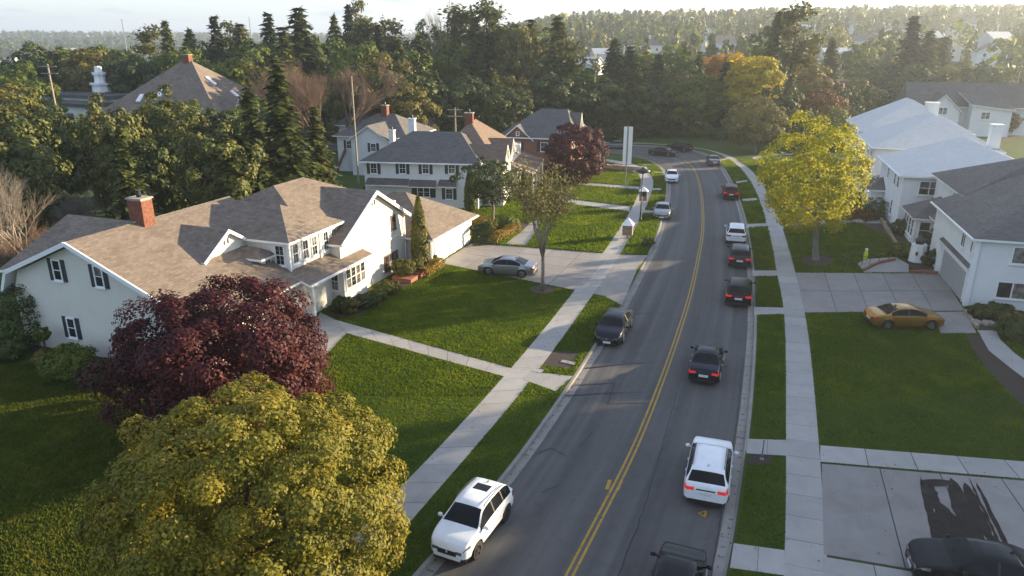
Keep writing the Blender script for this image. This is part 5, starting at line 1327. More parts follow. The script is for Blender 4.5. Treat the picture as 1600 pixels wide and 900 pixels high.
# ---- bare trees
def bare(label, px, pyb, h_, seed, spread, Y=None, depth=5, kids=4, r0=.17, stems=1, mat='bark_twig', name='bare_tree', wf=1.0):
    p = gp(px, pyb) if Y is None else top_at(px, pyb, Y); r_ = empty(name, (p.x, p.y, 0), 0, label, 'tree')
    o = link('branches', bare_mesh(h_, spread, seed, depth, kids, r0, stems, mat), r_); o.scale = (wf, wf, 1)
bare('round bare brown tree with dense twigs behind white gabled house', 518, 200, 15.5, 5, .62, Y=106, depth=6, kids=4, r0=.26, stems=4, wf=.95)
bare('bare pale-branched tree rising left of the cream house', 62, 395, 8.5, 9, .75, Y=56, depth=5, kids=4, r0=.15, stems=3, mat='bark_pale')
bare('low bare thicket beside the cream house eave', 20, 420, 6.0, 14, .8, Y=50, depth=5, kids=4, r0=.10, stems=4)
bare('bare grey shrub behind the brick chimney', 130, 320, 5.0, 17, .85, Y=66, depth=5, kids=4, r0=.10, stems=4, mat='bark_grey')
bare('thin leafless tree standing behind the chestnut hedge trees', 690, 150, 20, 23, .45, Y=165, depth=5, kids=3, r0=.28, mat='bark_grey')
bare('pinkish bare tree on the skyline above the red roof', 684, 80, 24, 27, .5, Y=190, depth=6, kids=3, r0=.36, stems=1)

# ---- shrubs and hedges
def sh(label, px, py, w, hgt, mat, size=.13, n=36, per=70, seed=1, **kw):
    p = gp(px, py); return shrub(label, (p.x, p.y), (w / 2, w / 2, hgt / 2), mat, size, n, per, seed, **kw)
sh('dark clipped shrub at the corner of the window bay', 533, 487, 1.3, 1.3, 'leaf_dark', seed=1); sh('olive clipped shrub beside the front path', 548, 489, 1.4, 1.3, 'leaf_olive', seed=2)
sh('low grey-green shrub under the bay windows', 571, 478, 1.9, .9, 'leaf_dark', seed=3); sh('low green shrub between the bay window and gold shrub', 588, 468, 1.6, .8, 'leaf_green', seed=4)
sh('flat golden shrub under the cream wall', 607, 457, 2.2, .9, 'leaf_olive', seed=5); sh('round clipped boxwood in the larger brick planter', 631, 436, 2.0, 1.3, 'leaf_olive', seed=6, z=.45, lump=.03); sh('small clipped boxwood in the smaller brick planter', 650, 428, 1.3, 1.0, 'leaf_olive', seed=7, z=.4, lump=.03)
sh('little round boxwood beside the white garage door', 677, 415, 1.0, 1.1, 'leaf_green', seed=8, lump=.03)
a_, b_ = gp(662, 434), gp(690, 415); hedge('bright golden clipped hedge at the end of the drive', (a_.x, a_.y), (b_.x, b_.y), .7, .75, 'leaf_hedge_gold', .12, 2600, 9)
a_, b_ = gp(737, 381), gp(768, 379); hedge('dark green clipped hedge beyond the garage', (a_.x, a_.y), (b_.x, b_.y), 1.6, 1.7, 'leaf_dark', .16, 2600, 10)
a_, b_ = gp(770, 381), gp(808, 360); hedge('low yellow-green hedge curving along the white house path', (a_.x, a_.y), (b_.x, b_.y), .9, .8, 'leaf_hedge_gold', .13, 2600, 11)
sh('golden flowering shrub behind the dark hedge', 752, 366, 3.4, 1.9, 'leaf_hedge_gold', .15, seed=12); sh('green shrub between the golden shrub and juniper', 788, 358, 3.0, 1.6, 'leaf_green', .15, seed=13); sh('tall russet shrub below the white house pent roofs', 600, 306, 5.0, 2.6, 'leaf_russet', .2, 60, 80, seed=14); sh('orange-brown shrub right of the russet one', 636, 312, 3.4, 2.4, 'leaf_hedge_gold', .2, seed=15); sh('dark green shrub against the white house wall', 690, 318, 3.0, 1.8, 'leaf_dark', .18, seed=16); sh('russet shrub behind the garage roof', 668, 318, 3.2, 1.7, 'leaf_russet', .18, seed=17); sh('leafy shrub hiding the white house entry', 722, 322, 2.8, 2.0, 'leaf_dark', .18, seed=18)
sh('tall climbing shrub at the left corner of the cream gable', 42, 540, 2.6, 4.6, 'leaf_dark', .16, 50, 70, seed=19); sh('leafy green bush below the cream gable windows', 112, 585, 3.2, 1.8, 'leaf_green', .14, 60, 80, seed=20); sh('dark low bush at the foot of maroon tree', 150, 597, 2.4, 1.3, 'leaf_dark', .13, seed=21); sh('grey-green bush below the round topiary', 78, 570, 2.0, 1.0, 'leaf_olive', .13, seed=22); sh('small bush at the left picture edge by cream gable', 20, 560, 2.4, 1.6, 'leaf_dark', .14, seed=23)
# ball topiary on its stem
p = gp(74, 557); r_ = empty('topiary', (p.x, p.y, 0), 0, 'ball-clipped topiary on a stem beside the cream gable', 'topiary'); (V, F), _ = leaf_crown((0, 0, 1.5), (.42, .42, .42), 40, .14, 60, .09, 77, .05, .05, .02); link('crown', np_mesh('crown', V, F, [M['leaf_green']]), r_); m = MB(); m.tube([(0, 0, 0), (0, 0, 1.4)], .05, 6); m.build('trunk', M['bark'], r_)
# right side gardens
for i, (lb, x, y, w, hh, mt) in enumerate((('dark shrub under the sunroom windows', 1462, 415, 2.2, 1.6, 'leaf_dark'), ('green shrub behind the white lighthouse ornament', 1458, 392, 2.4, 2.4, 'leaf_dark'), ('low shrub left of the white lighthouse ornament', 1410, 400, 2.4, 1.4, 'leaf_green'), ('round shrub at the sunroom corner', 1408, 366, 2.2, 1.7, 'leaf_dark'), ('wide dark shrub beside the second row house', 1366, 338, 4.4, 2.0, 'leaf_dark'), ('brownish shrub below the yellow tree', 1336, 343, 3.6, 1.4, 'leaf_russet'), ('shrub at the porch of third row house', 1368, 308, 4.0, 2.6, 'leaf_dark'),
        ('left clipped shrub under the ground floor window', 1531, 496, 1.7, 1.0, 'leaf_dark'), ('right clipped shrub under the ground floor window', 1560, 496, 1.9, 1.1, 'leaf_dark'), ('spreading green shrub beside the curved garden walk', 1592, 528, 3.0, 1.3, 'leaf_dark'), ('pale shrub with dry stems above garden stones', 1580, 508, 1.6, 1.0, 'leaf_olive'), ('green hedge-like shrub behind the yellow tree', 1300, 338, 5.0, 1.3, 'leaf_green'))):
    sh(lb, x, y, w, hh, mt, .15, 36, 80, seed=40 + i)

# ---- short grass on the near lawns
def in_polys(X, Y, polys):
    hit = np.zeros(len(X), bool)
    for P in polys:
        x0, y0 = P[:, 0], P[:, 1]; bx = (X > x0.min()) & (X < x0.max()) & (Y > y0.min()) & (Y < y0.max())
        if not bx.any(): continue
        xs, ys = X[bx], Y[bx]; c_ = np.zeros(len(xs), bool)
        for i in range(len(P)):
            j = (i + 1) % len(P); c_ ^= ((y0[i] > ys) != (y0[j] > ys)) & (xs < (x0[j] - x0[i]) * (ys - y0[i]) / (y0[j] - y0[i] + 1e-12) + x0[i])
        hit[np.where(bx)[0][c_]] = True
    return hit
kerb_poly = np.concatenate([(EL + normals(EL) * .24)[::3], (ER - normals(ER) * .24)[::-1][::3]])
def grass_patch(name, label, x0, x1, y0, y1, dens, hgt, mat, seed, keep=None, wd=.2):
    g = np.random.default_rng(seed); n = int((x1 - x0) * (y1 - y0) * dens); X, Y = g.uniform(x0, x1, n), g.uniform(y0, y1, n)
    k = (np.abs(X) < Y * .78 + 6) & ~in_polys(X, Y, [kerb_poly] + PAVED)
    if keep is not None: k &= keep(X, Y)
    X, Y = X[k], Y[k]; n = len(X); a = g.uniform(0, 6.28, n); ln = hgt * g.uniform(.5, 1.3, n); w = .012 + ln * wd; lean = g.normal(0, .3, (n, 2)) * ln[:, None]
    V = np.empty((n, 3, 3)); V[:, 0] = np.stack([X - np.cos(a) * w, Y - np.sin(a) * w, np.zeros(n)], 1); V[:, 1] = np.stack([X + np.cos(a) * w, Y + np.sin(a) * w, np.zeros(n)], 1); V[:, 2] = np.stack([X + lean[:, 0], Y + lean[:, 1], ln], 1)
    o = link(name, np_mesh(name, V.reshape(-1, 3), np.arange(n * 3).reshape(-1, 3), [M[mat]])); tag(o, label, 'grass', kind='stuff')
rough = lambda X, Y: (X < -10.5) & (Y < 40)
grass_patch('grass', 'mown lawn grass along the near street', -14, 34, 17, 36, 350, .068, 'blade', 1, lambda X, Y: ~rough(X, Y))
grass_patch('grass', 'mown lawn grass between the houses and street', -14, 40, 36, 62, 270, .09, 'blade', 4, lambda X, Y: ~rough(X, Y), .32)
grass_patch('grass', 'sunlit mown grass of the farther lawns', -14, 50, 62, 118, 140, .18, 'blade', 3, None, .32)
grass_patch('grass', 'rough longer grass in the shaded side yard', -34, -10, 16, 40, 310, .125, 'blade_sunwarm', 2, rough, .26)

# ------------------------------------------------------------------ street furniture and garden things
def put(name, label, cat, px=None, py=None, xy=None, rz=0.0, group=None):
    p = gp(px, py) if xy is None else Vector((xy[0], xy[1], 0)); return empty(name, (p.x, p.y, 0), rz, label, cat, group), p
# tall banner sign
r_, p = put('banner_sign', 'tall white two-panel banner sign on a pole before the bend', 'sign', xy=(14.9, 95.4), rz=R(-8))
zt_, zb_ = top_at(977, 198, 95.4).z, top_at(977, 256, 95.4).z
m = MB(); m.tube([(0, 0, 0), (0, 0, zt_ + .1)], .07, 8); m.build('pole', M['grey_metal'], r_)
for x0, x1 in ((-.52, -.10), (.10, .62)):
    m = MB(); m.box(x0, x1, -.05, .05, zb_, zt_); m.build('panel', M['white_panel'], r_)
    m = MB(); m.box(x0 + .08, x1 - .08, -.056, -.051, zb_ + .4, zt_ - .3); m.build('panel_face', M['trim_cream'], r_)
# lamp post
r_, p = put('street_lamp', 'black street lamp post with wide dark lantern and cross arm', 'street lamp', xy=(13.7, 76.3))
hz = top_at(1000, 264, 76.3).z; za = top_at(1000, 300, 76.3).z
m = MB(); m.lathe([(.17, 0), (.17, .25), (.11, .4), (.075, .9), (.06, hz - .5), (.0, hz - .5)], (0, 0, 0), 12); m.build('pole', M['black_metal'], r_, smooth=True)
m = MB(); m.lathe([(.05, hz - .55), (.18, hz - .45), (.62, hz - .32), (.78, hz - .18), (.62, hz - .06), (.2, hz + .08), (.05, hz + .22), (0, hz + .22)], (0, 0, 0), 16); m.build('lantern', M['black_metal'], r_, smooth=True)
m = MB(); m.tube([(-.45, 0, za), (.45, 0, za)], .05, 6); m.box(.1, .42, -.03, .03, za - .45, za - .05); m.build('cross_arm', M['black_metal'], r_)
# little house-shaped boxes by the walk
def box_house(label, xy, w, h0, h1, hr, rz):
    r_, p = put('roofed_notice_box', label, 'kiosk', xy=xy, rz=rz); m = MB(); m.box(-.06, .06, -.06, .06, 0, h0); m.build('post', M['wood'], r_)
    n = 7
    for k in range(n):
        m = MB(); z0 = h0 + (h1 - h0) * k / n; m.box(-w / 2, w / 2, -w / 2, w / 2, z0, z0 + (h1 - h0) / n - .022); m.build('slat', M['wood'], r_)
    m = MB(); m.box(-w / 2 + .02, w / 2 - .02, -w / 2 + .02, w / 2 - .02, h0 + .01, h1 - .01); m.build('carcass', M['shutter_brown'], r_)
    m = MB(); e = w / 2 + .1; b_ = [(-e, -e, h1), (e, -e, h1), (e, e, h1), (-e, e, h1)]; m.poly(b_[::-1])
    for i in range(4): m.poly([b_[i], b_[(i + 1) % 4], (0, 0, hr)])
    m.build('roof', M['white_panel'], r_)
box_house('wooden slatted box with white pyramid roof standing by the sidewalk', (11.3, 69.4), .95, .35, 1.35, 2.05, R(-15)); box_house('smaller wooden box with white roof behind the lamp post', (15.5, 85.2), .9, .4, 1.5, 2.0, R(-12))
# dark shrub growing into the gutter by the kerb
sh('straggly shrub spilling over the kerb at the drive mouth', 1012, 383, 1.3, .9, 'leaf_dark', .12, 24, 50, seed=90)
# yellow figure sign
r_, p = put('warning_figure', 'yellow-green child-shaped warning figure on the right lawn', 'sign', 1351, 410); r_.scale = (.78, .78, .78)
m = MB(); m.lathe([(.0, .28), (.17, .30), (.22, .6), (.24, 1.0), (.18, 1.25), (.08, 1.32), (0, 1.32)], (0, 0, 0), 14); m.build('body', M['hivis'], r_, smooth=True)
m = MB(); m.lathe([(0, 1.30), (.12, 1.34), (.17, 1.46), (.13, 1.60), (0, 1.66)], (0, 0, 0), 14); m.build('head', M['white_panel'], r_, smooth=True)
m = MB(); m.tube([(.07, 0, 0), (.07, 0, .32)], .05, 6); m.tube([(-.07, 0, 0), (-.07, 0, .32)], .05, 6); m.build('leg', M['white_panel'], r_)
# ornamental lighthouse
r_, p = put('lighthouse_ornament', 'white eight-sided garden lighthouse ornament with dark cap', 'ornament', 1432, 408)
m = MB(); m.lathe([(0, 0), (.72, 0), (.62, 1.5), (.66, 1.52), (.60, 1.58), (0, 1.58)], (0, 0, 0), 8); m.build('tower', M['white_panel'], r_)
m = MB(); m.lathe([(.34, 1.58), (.34, 1.9), (.0, 1.9)], (0, 0, 0), 8); m.build('lantern_room', M['glass'], r_); m = MB(); m.lathe([(.46, 1.88), (.40, 1.98), (.1, 2.3), (.03, 2.6), (0, 2.62)], (0, 0, 0), 8); m.build('cap', M['shutter'], r_)
for k in range(2):
    m = MB(); m.box(-.5 + .8 * k - .06, -.5 + .8 * k + .12, -.66, -.60, .7, 1.0); m.build('window', M['shutter'], r_)
# railings
def railing(label, pix, hgt=.85):
    P = [gp(*q) for q in pix]; r_ = empty('railing', P[0], 0, label, 'railing'); Q = [p - P[0] for p in P]
    m = MB(); m.tube([q + Vector((0, 0, hgt)) for q in Q], .022, 6); m.build('rail', M['black_metal'], r_)
    for q in Q: m = MB(); m.tube([q, q + Vector((0, 0, hgt))], .02, 6); m.build('post', M['black_metal'], r_)
railing('black handrail around the garden steps by the yellow figure', [(1316, 424), (1320, 416), (1330, 413), (1346, 415), (1358, 417), (1373, 412), (1388, 406), (1405, 404)])
railing('low black rail along the flower bed of cream house', [(561, 490), (576, 482), (590, 480), (597, 478)], .6)
# sign post in its ring of soil on the near verge
r_, p = put('sign_post', 'thin grey post standing in a ring of soil on the near right verge', 'post', 1190, 718); m = MB(); m.tube([(0, 0, 0), (0, 0, 1.05)], .03, 8); m.build('post', M['grey_metal'], r_); m = MB(); m.tube([(0, 0, 0), (0, 0, .05)], .09, 8); m.build('base_plate', M['grey_metal'], r_)
# planters
for lb, x, y, w in (('larger brick-red planter holding clipped boxwood', 633, 438, 1.7), ('smaller brick-red planter holding clipped boxwood', 652, 430, 1.2)):
    r_, p = put('planter', lb, 'planter', x, y, rz=R(-20)); m = MB(); m.prism([(-w / 2, -.6), (w / 2, -.6), (w / 2, .6), (-w / 2, .6)], 0, .3); m.build('box', M['terracotta'], r_); m = MB(); m.prism([(-w / 2 - .04, -.64), (w / 2 + .04, -.64), (w / 2 + .04, .64), (-w / 2 - .04, .64)], .3, .35); m.build('rim', M['terracotta'], r_)
# low garden walls on the right, sleepers, stones
def wall_line(label, pix, hgt, w, mat, name='garden_wall'):
    P = [gp(*q) for q in pix]; r_ = empty(name, P[0], 0, label, 'wall')
    for a_, b_ in zip(P[:-1], P[1:]):
        d = b_ - a_; n = max(1, int(d.length / .7)); ang = math.atan2(d.y, d.x)
        for k in range(n):
            c = a_.lerp(b_, (k + .5) / n) - P[0]; l = d.length / n * .48; m = MB(); Mx = Matrix.Translation(c) @ Matrix.Rotation(ang + random.uniform(-.05, .05), 4, 'Z'); hh = hgt * random.uniform(.85, 1.1); m.box(-l, l, -w / 2, w / 2, -.05, hh, M=Mx); m.build('block', M[mat], r_)
wall_line('tan timber edging stepping down beside the second row house', [(1376, 345), (1387, 362), (1401, 386)], .35, .25, 'wood'); wall_line('brown sleepers edging the garden steps by the drive', [(1348, 424), (1372, 412), (1398, 407)], .22, .2, 'terracotta'); wall_line('short red sleepers at the garage corner', [(1420, 427), (1440, 427), (1466, 429)], .25, .22, 'terracotta')
wall_line('pale kerb stones edging the bed by the garage corner', [(1507, 487), (1518, 502), (1527, 514)], .22, .2, 'stone'); wall_line('rough stone retaining wall on the inside of the bend', [(928, 262), (950, 264), (975, 267), (1000, 268)], .75, .5, 'stone')
def rock(label, xy, s, seed, group=None):
    bm = bmesh.new(); bmesh.ops.create_icosphere(bm, subdivisions=2, radius=1)
    for v in bm.verts: v.co *= 1 + .35 * noise.noise(v.co * 1.3 + Vector((seed * 3.1, 0, 0))); v.co.z = max(v.co.z * .65, -.25)
    me = bpy.data.meshes.new('rock'); bm.to_mesh(me); bm.free(); me.materials.append(M['stone']); me.transform(Matrix.Diagonal((s, s * .8, s * .8, 1))); o = link('garden_rock', me, None, (xy[0], xy[1], .1)); tag(o, label, 'rock', group)
for i, (x, y, s, lb) in enumerate(((1003, 267, 1.1, 'largest boulder at the end of retaining wall'), (996, 271, .8, 'smaller boulder before the retaining wall end'), (1525, 506, .4, 'left stone of the rockery by the garage corner'), (1543, 507, .45, 'middle stone of the rockery by the garage corner'), (1562, 510, .5, 'right stone of the rockery by the garage corner'), (1350, 330, .9, 'flat stone beside the garden path'), (1376, 335, .7, 'stone below the second row house window'), (1340, 348, .6, 'stone at edge of right garden path'))):
    p = gp(x, y); rock(lb, (p.x, p.y), s, i)
# white slab lying on the bare soil
r_, p = put('utility_cover', 'small white concrete cover lying on the bare soil patch', 'cover', 888, 567, rz=R(-28)); m = MB(); m.prism([(-.45, -.17), (.45, -.17), (.45, .17), (-.45, .17)], 0, .05); m.build('lid', M['concrete'], r_); m = MB(); m.prism([(-.1, -.04), (.1, -.04), (.1, .04), (-.1, .04)], .05, .062); m.build('handle', M['kerb_concrete'], r_)
# utility poles and masts
def pole(label, px, ytop, Y, arm=True, mat='pole_wood', r0=.16):
    t_ = top_at(px, ytop, Y); gz = height(t_.x, Y); r_ = empty('utility_pole', (t_.x, Y, gz), 0, label, 'pole'); h_ = t_.z - gz; m = MB(); m.tube([(0, 0, -.2), (0, 0, h_)], [r0, r0 * .7], 8); m.build('pole', M[mat], r_)
    if arm:
        for dz in (.4, 1.4): m = MB(); m.box(-1.2, 1.2, -.06, .06, h_ - dz, h_ - dz + .12); m.build('cross_arm', M[mat], r_)
pole('pale wooden pole leaning over the white gabled house', 549, 119, 98, False, 'pole_wood', .13); pole('wooden utility pole with crossarms behind the slate roof', 711, 168, 118); pole('wooden utility pole left of the hall cupola', 74, 100, 112, True); pole('tall thin mast far off on the left skyline', 190, 30, 620, True, 'grey_metal', .5); pole('thin far mast right of the dark skyline fir', 389, 26, 700, False, 'grey_metal', .5); pole('slim steel pole beyond the right-hand gardens', 1594, 110, 190, False, 'grey_metal', .12)

# ------------------------------------------------------------------ belt of trees behind the houses
def one_mesh(V, F, h_, mat, r0, lean=0.0, bk='bark'):
    m = MB(); m.tube([(0, 0, -.5), (lean, 0, h_ * .4), (0, lean, h_ * .85)], [r0, r0 * .75, r0 * .25], 6, cap=False)
    V2 = np.array(m.v); F2 = np.array(m.f); return np_mesh('tree', np.concatenate([V, V2]), np.concatenate([F, F2 + len(V)]), [M[mat], M[bk]], np.concatenate([np.zeros(len(F), int), np.ones(len(F2), int)]))
PR = {}
def reg(k, h_, me): PR.setdefault(k, []).append((h_, me))
for s in range(3): reg('fir', 16, one_mesh(*conifer_arrays(16, 3.1 + .3 * s, 200 + s, nwh=26, nb=7, nq=7, size=.85, droop=.25, power=.8), 16, 'needle_dark', .25))
for s in range(3): reg('spruce', 16, one_mesh(*conifer_arrays(16, 3.7 + .4 * s, 210 + s, nwh=24, nb=7, nq=8, size=.95, droop=.2, power=.65), 16, 'needle', .25))
def pine(seed):
    g = np.random.default_rng(seed); n = 34; z = 18 * (.38 + .6 * g.random(n)); a = g.uniform(0, 6.28, n); r = (1.05 - z / 18) * 5.4 * g.uniform(.3, 1.1, n) + .6
    C0 = np.stack([np.cos(a) * r, np.sin(a) * r, z], 1); idx = np.repeat(np.arange(n), 62); P = C0[idx] + g.normal(size=(len(idx), 3)) * np.array([.95, .95, .36]); N = unit(g.normal(size=P.shape) * .5 + np.array([0, 0, 1])); return leaf_quads(P, N, .62, g, 1.3)
for s in range(3): reg('pine', 18, one_mesh(*pine(220 + s), 18, 'needle_olive', .3, .3))
for k, mt, hh, rad, ps, n_ in (('green', 'leaf_green', 13, (4.4, 4.4, 5.3), .62, 3), ('olive', 'leaf_olive', 12, (4.2, 4.2, 5.0), .6, 3), ('dark', 'leaf_dark', 12, (4.8, 4.8, 5.2), .66, 3), ('yellow', 'leaf_golden', 14, (3.2, 3.2, 5.8), .6, 2), ('orange', 'leaf_orange', 10, (3.4, 3.4, 4.2), .6, 1), ('russet', 'leaf_russet', 8, (4.0, 4.0, 3.4), .55, 2)):
    for s in range(n_):
        (V, F), _ = leaf_crown((0, 0, hh - rad[2] * 1.0), [q * .88 for q in rad], 62, 1.25, 95, ps * .66, 300 + s * 7 + len(k), .2, .4, .22); reg(k, hh, one_mesh(V, F, hh, mt, .2, .2))
DESC = {'fir': ('dark_fir', 'dark narrow fir'), 'spruce': ('spruce_tree', 'grey-green spruce'), 'pine': ('pine_tree', 'open-crowned pine'), 'green': ('green_tree', 'green leafy tree'), 'olive': ('olive_tree', 'olive-brown leafy tree'), 'dark': ('shade_tree', 'dense dark green tree'), 'yellow': ('yellow_tree', 'bright yellow autumn tree'), 'orange': ('orange_tree', 'orange autumn tree'), 'russet': ('russet_tree', 'low russet thicket tree')}
BELT = [  # (x in the picture, top of the crown, distance, kind, width)
 (48, 64, 150, 'dark', 1.0), (84, 76, 170, 'yellow', .9), (22, 92, 140, 'green', 1.0), (110, 70, 165, 'green', 1.1), (132, 66, 150, 'olive', 1.2), (165, 68, 160, 'green', 1.1), (190, 78, 150, 'dark', 1.1), (214, 84, 145, 'dark', 1.0), (232, 40, 185, 'pine', .9), (257, 32, 180, 'spruce', .9), (280, 70, 150, 'green', 1.1), (295, 46, 175, 'spruce', .9), (312, 62, 160, 'dark', 1.0), (333, 25, 160, 'fir', 1.2), (356, 34, 175, 'pine', .8), (374, 37, 165, 'spruce', 1.0), (398, 60, 140, 'green', 1.1), (345, 88, 135, 'green', .9), (12, 130, 105, 'olive', 1.0), (38, 118, 120, 'green', 1.0),
 (417, 20, 150, 'fir', 1.1), (440, 42, 140, 'spruce', 1.1), (466, 12, 145, 'spruce', 1.25), (492, 46, 150, 'green', 1.2), (521, 25, 165, 'spruce', .9), (543, 8, 175, 'fir', 1.0), (557, 0, 185, 'pine', .6), (575, 26, 170, 'pine', 1.0), (590, 38, 155, 'fir', 1.0), (607, 30, 160, 'pine', .9), (562, 62, 135, 'green', 1.0), (590, 72, 130, 'olive', 1.0), (620, 62, 140, 'spruce', 1.0), (640, 78, 150, 'green', .9), (545, 95, 125, 'olive', .8),
 (612, 94, 128, 'dark', 1.3), (640, 128, 120, 'olive', 1.0), (655, 55, 150, 'spruce', 1.0), (668, 30, 175, 'dark', .9), (700, 52, 165, 'green', .9), (720, 8, 170, 'pine', 1.1), (742, 26, 165, 'spruce', 1.0), (762, 0, 168, 'pine', 1.0), (786, 26, 170, 'dark', 1.0), (806, 34, 165, 'olive', 1.0), (830, 30, 170, 'spruce', 1.0), (680, 112, 130, 'spruce', .9), (705, 130, 128, 'dark', 1.1), (738, 118, 132, 'dark', 1.2), (770, 108, 135, 'spruce', 1.1), (800, 112, 140, 'olive', .8), (790, 134, 128, 'dark', 1.1),
 (851, 42, 165, 'olive', 1.0), (872, 26, 155, 'spruce', 1.2), (888, 62, 150, 'pine', 1.0), (836, 96, 145, 'spruce', 1.0), (858, 108, 145, 'dark', 1.1), (905, 96, 150, 'green', 1.2), (880, 122, 142, 'dark', 1.3), (925, 112, 150, 'green', 1.0), (961, 62, 158, 'spruce', 1.1), (985, 72, 156, 'spruce', 1.1), (1008, 78, 165, 'green', 1.0), (1030, 84, 156, 'spruce', 1.0), (940, 128, 146, 'dark', 1.3), (972, 120, 146, 'spruce', 1.2), (1000, 124, 148, 'dark', 1.2), (1030, 130, 148, 'dark', 1.2),
 (1060, 74, 175, 'green', 1.0), (1094, 80, 172, 'spruce', .9), (1066, 108, 152, 'olive', 1.0), (1082, 120, 146, 'green', 1.2), (1105, 112, 150, 'green', 1.0), (1118, 80, 185, 'orange', 1.0), (1142, 76, 182, 'orange', 1.1), (1137, 91, 150, 'fir', 1.2), (1176, 74, 147, 'yellow', 1.35), (1198, 90, 146, 'yellow', 1.1), (1158, 98, 148, 'yellow', .9), (1198, 148, 140, 'olive', .9), (1224, 128, 136, 'dark', .9),
 (1246, 5, 168, 'pine', 1.2), (1218, 18, 160, 'spruce', .8), (1206, 40, 170, 'green', .9), (1264, 70, 176, 'pine', .9), (1237, 118, 140, 'spruce', 1.2), (1268, 100, 160, 'olive', 1.0), (1302, 62, 190, 'spruce', 1.0), (1290, 120, 165, 'russet', 1.0), (1318, 132, 150, 'dark', 1.0), (1280, 140, 140, 'russet', 1.1), (1308, 165, 132, 'green', 1.0), (1262, 165, 130, 'dark', .9), (1345, 62, 230, 'green', 1.0), (1372, 92, 210, 'dark', 1.2), (1345, 118, 170, 'olive', 1.0), (1368, 134, 160, 'dark', 1.0), (1405, 84, 230, 'yellow', .8), (1392, 62, 250, 'spruce', .9),
 (1430, 25, 205, 'fir', 1.6), (1455, 48, 205, 'spruce', 1.3), (1478, 58, 215, 'spruce', 1.1), (1442, 98, 195, 'dark', 1.2), (1480, 100, 200, 'olive', 1.1), (1508, 92, 215, 'green', .9), (1540, 98, 195, 'dark', 1.4), (1568, 112, 190, 'green', 1.2), (1596, 104, 200, 'olive', 1.1), (1523, 130, 158, 'spruce', 1.3), (1550, 140, 160, 'olive', 1.0), (1575, 138, 158, 'olive', 1.0), (1600, 150, 150, 'green', 1.0), (1580, 172, 148, 'russet', .9),
 (24, 150, 84, 'olive', .8), (98, 178, 80, 'green', .8), (132, 182, 84, 'olive', .8), (205, 186, 78, 'green', .7), (238, 148, 92, 'green', .8), (286, 152, 90, 'green', .8), (318, 160, 88, 'dark', .8), (362, 162, 90, 'green', .7), (402, 150, 94, 'green', .8), (352, 196, 80, 'dark', .7), (270, 200, 76, 'dark', .8), (232, 214, 74, 'dark', .8),
]
ORD = ['first', 'second', 'third', 'fourth', 'fifth', 'sixth', 'seventh', 'eighth', 'ninth', 'tenth', 'eleventh', 'twelfth', 'thirteenth', 'fourteenth', 'fifteenth', 'sixteenth', 'seventeenth', 'eighteenth', 'nineteenth', 'twentieth', 'twenty-first', 'twenty-second', 'twenty-third', 'twenty-fourth', 'twenty-fifth', 'twenty-sixth', 'twenty-seventh', 'twenty-eighth', 'twenty-ninth', 'thirtieth']
cnt = {}
for px, yt, Y, k, wf in sorted(BELT):
    tp = top_at(px, yt, Y); gz = height(tp.x, Y); h0, me = PR[k][random.randrange(len(PR[k]))]; s = max(.35, (tp.z - gz) / h0); i = cnt.get(k, 0); cnt[k] = i + 1
    o = link(DESC[k][0], me, None, (tp.x, Y, gz - .1)); o.rotation_euler = (0, 0, random.uniform(0, 6.28)); w_ = wf * min(s, 1.25) * random.uniform(.92, 1.08); o.scale = (w_, w_, s)
    zone = 'over the cream house' if px < 400 else 'behind the shuttered house' if px < 830 else 'beyond the bend' if px < 1210 else 'behind the right row'
    tag(o, f'{DESC[k][1]} {zone}, {ORD[i]} of its kind from left', 'tree', 'belt of trees behind the houses')
# undergrowth on the bank outside the bend
for i, (px, py, w, hh, mt) in enumerate(((905, 224, 9, 3.2, 'leaf_dark'), (950, 216, 9, 3.0, 'leaf_dark'), (1000, 214, 9, 3.4, 'leaf_dark'), (1045, 214, 8, 3.0, 'leaf_dark'), (1085, 214, 7, 2.6, 'leaf_green'), (1130, 218, 6, 2.2, 'leaf_dark'), (1215, 222, 7, 2.4, 'leaf_russet'), (1255, 232, 6, 2.6, 'leaf_dark'), (1300, 236, 6, 2.6, 'leaf_dark'))):
    p = gp(px, py); shrub(f'{ORD[i]} undergrowth clump from left on the bank outside the bend', (p.x, p.y), (w / 2, w / 3, hh / 2), mt, .5, 40, 40, 500 + i, name='undergrowth_bush', cat='bush', cr=1.3, group='undergrowth on the far bank')

# fallen leaves along the gutters and scattered on the near lawns
g = np.random.default_rng(91); P = []
for E_, s_ in ((EL, -1), (ER, 1)):
    Nn = normals(E_)
    for _ in range(900):
        i = g.integers(0, int(NR * .62)); o_ = abs(g.normal(0, .22)) + .03; q = E_[i] + Nn[i] * o_ * s_; P.append((q[0], q[1], RZ + .03 + g.random() * .012))
for _ in range(1500):
    x, y = g.uniform(-13, 33), g.uniform(17, 62)
    if abs(x) < y * .78: P.append((x, y, .035 if not inside(x, y) else road_z_at(x, y) + .012))
P = np.array(P); V, F = leaf_quads(P, unit(g.normal(size=P.shape) * .35 + np.array([0, 0, 1])), .075, g)
tag(link('fallen_leaves', np_mesh('fallen_leaves', V, F, [M['leaf_russet']])), 'dry brown leaves blown along the kerbs and lawns', 'leaves', kind='stuff')

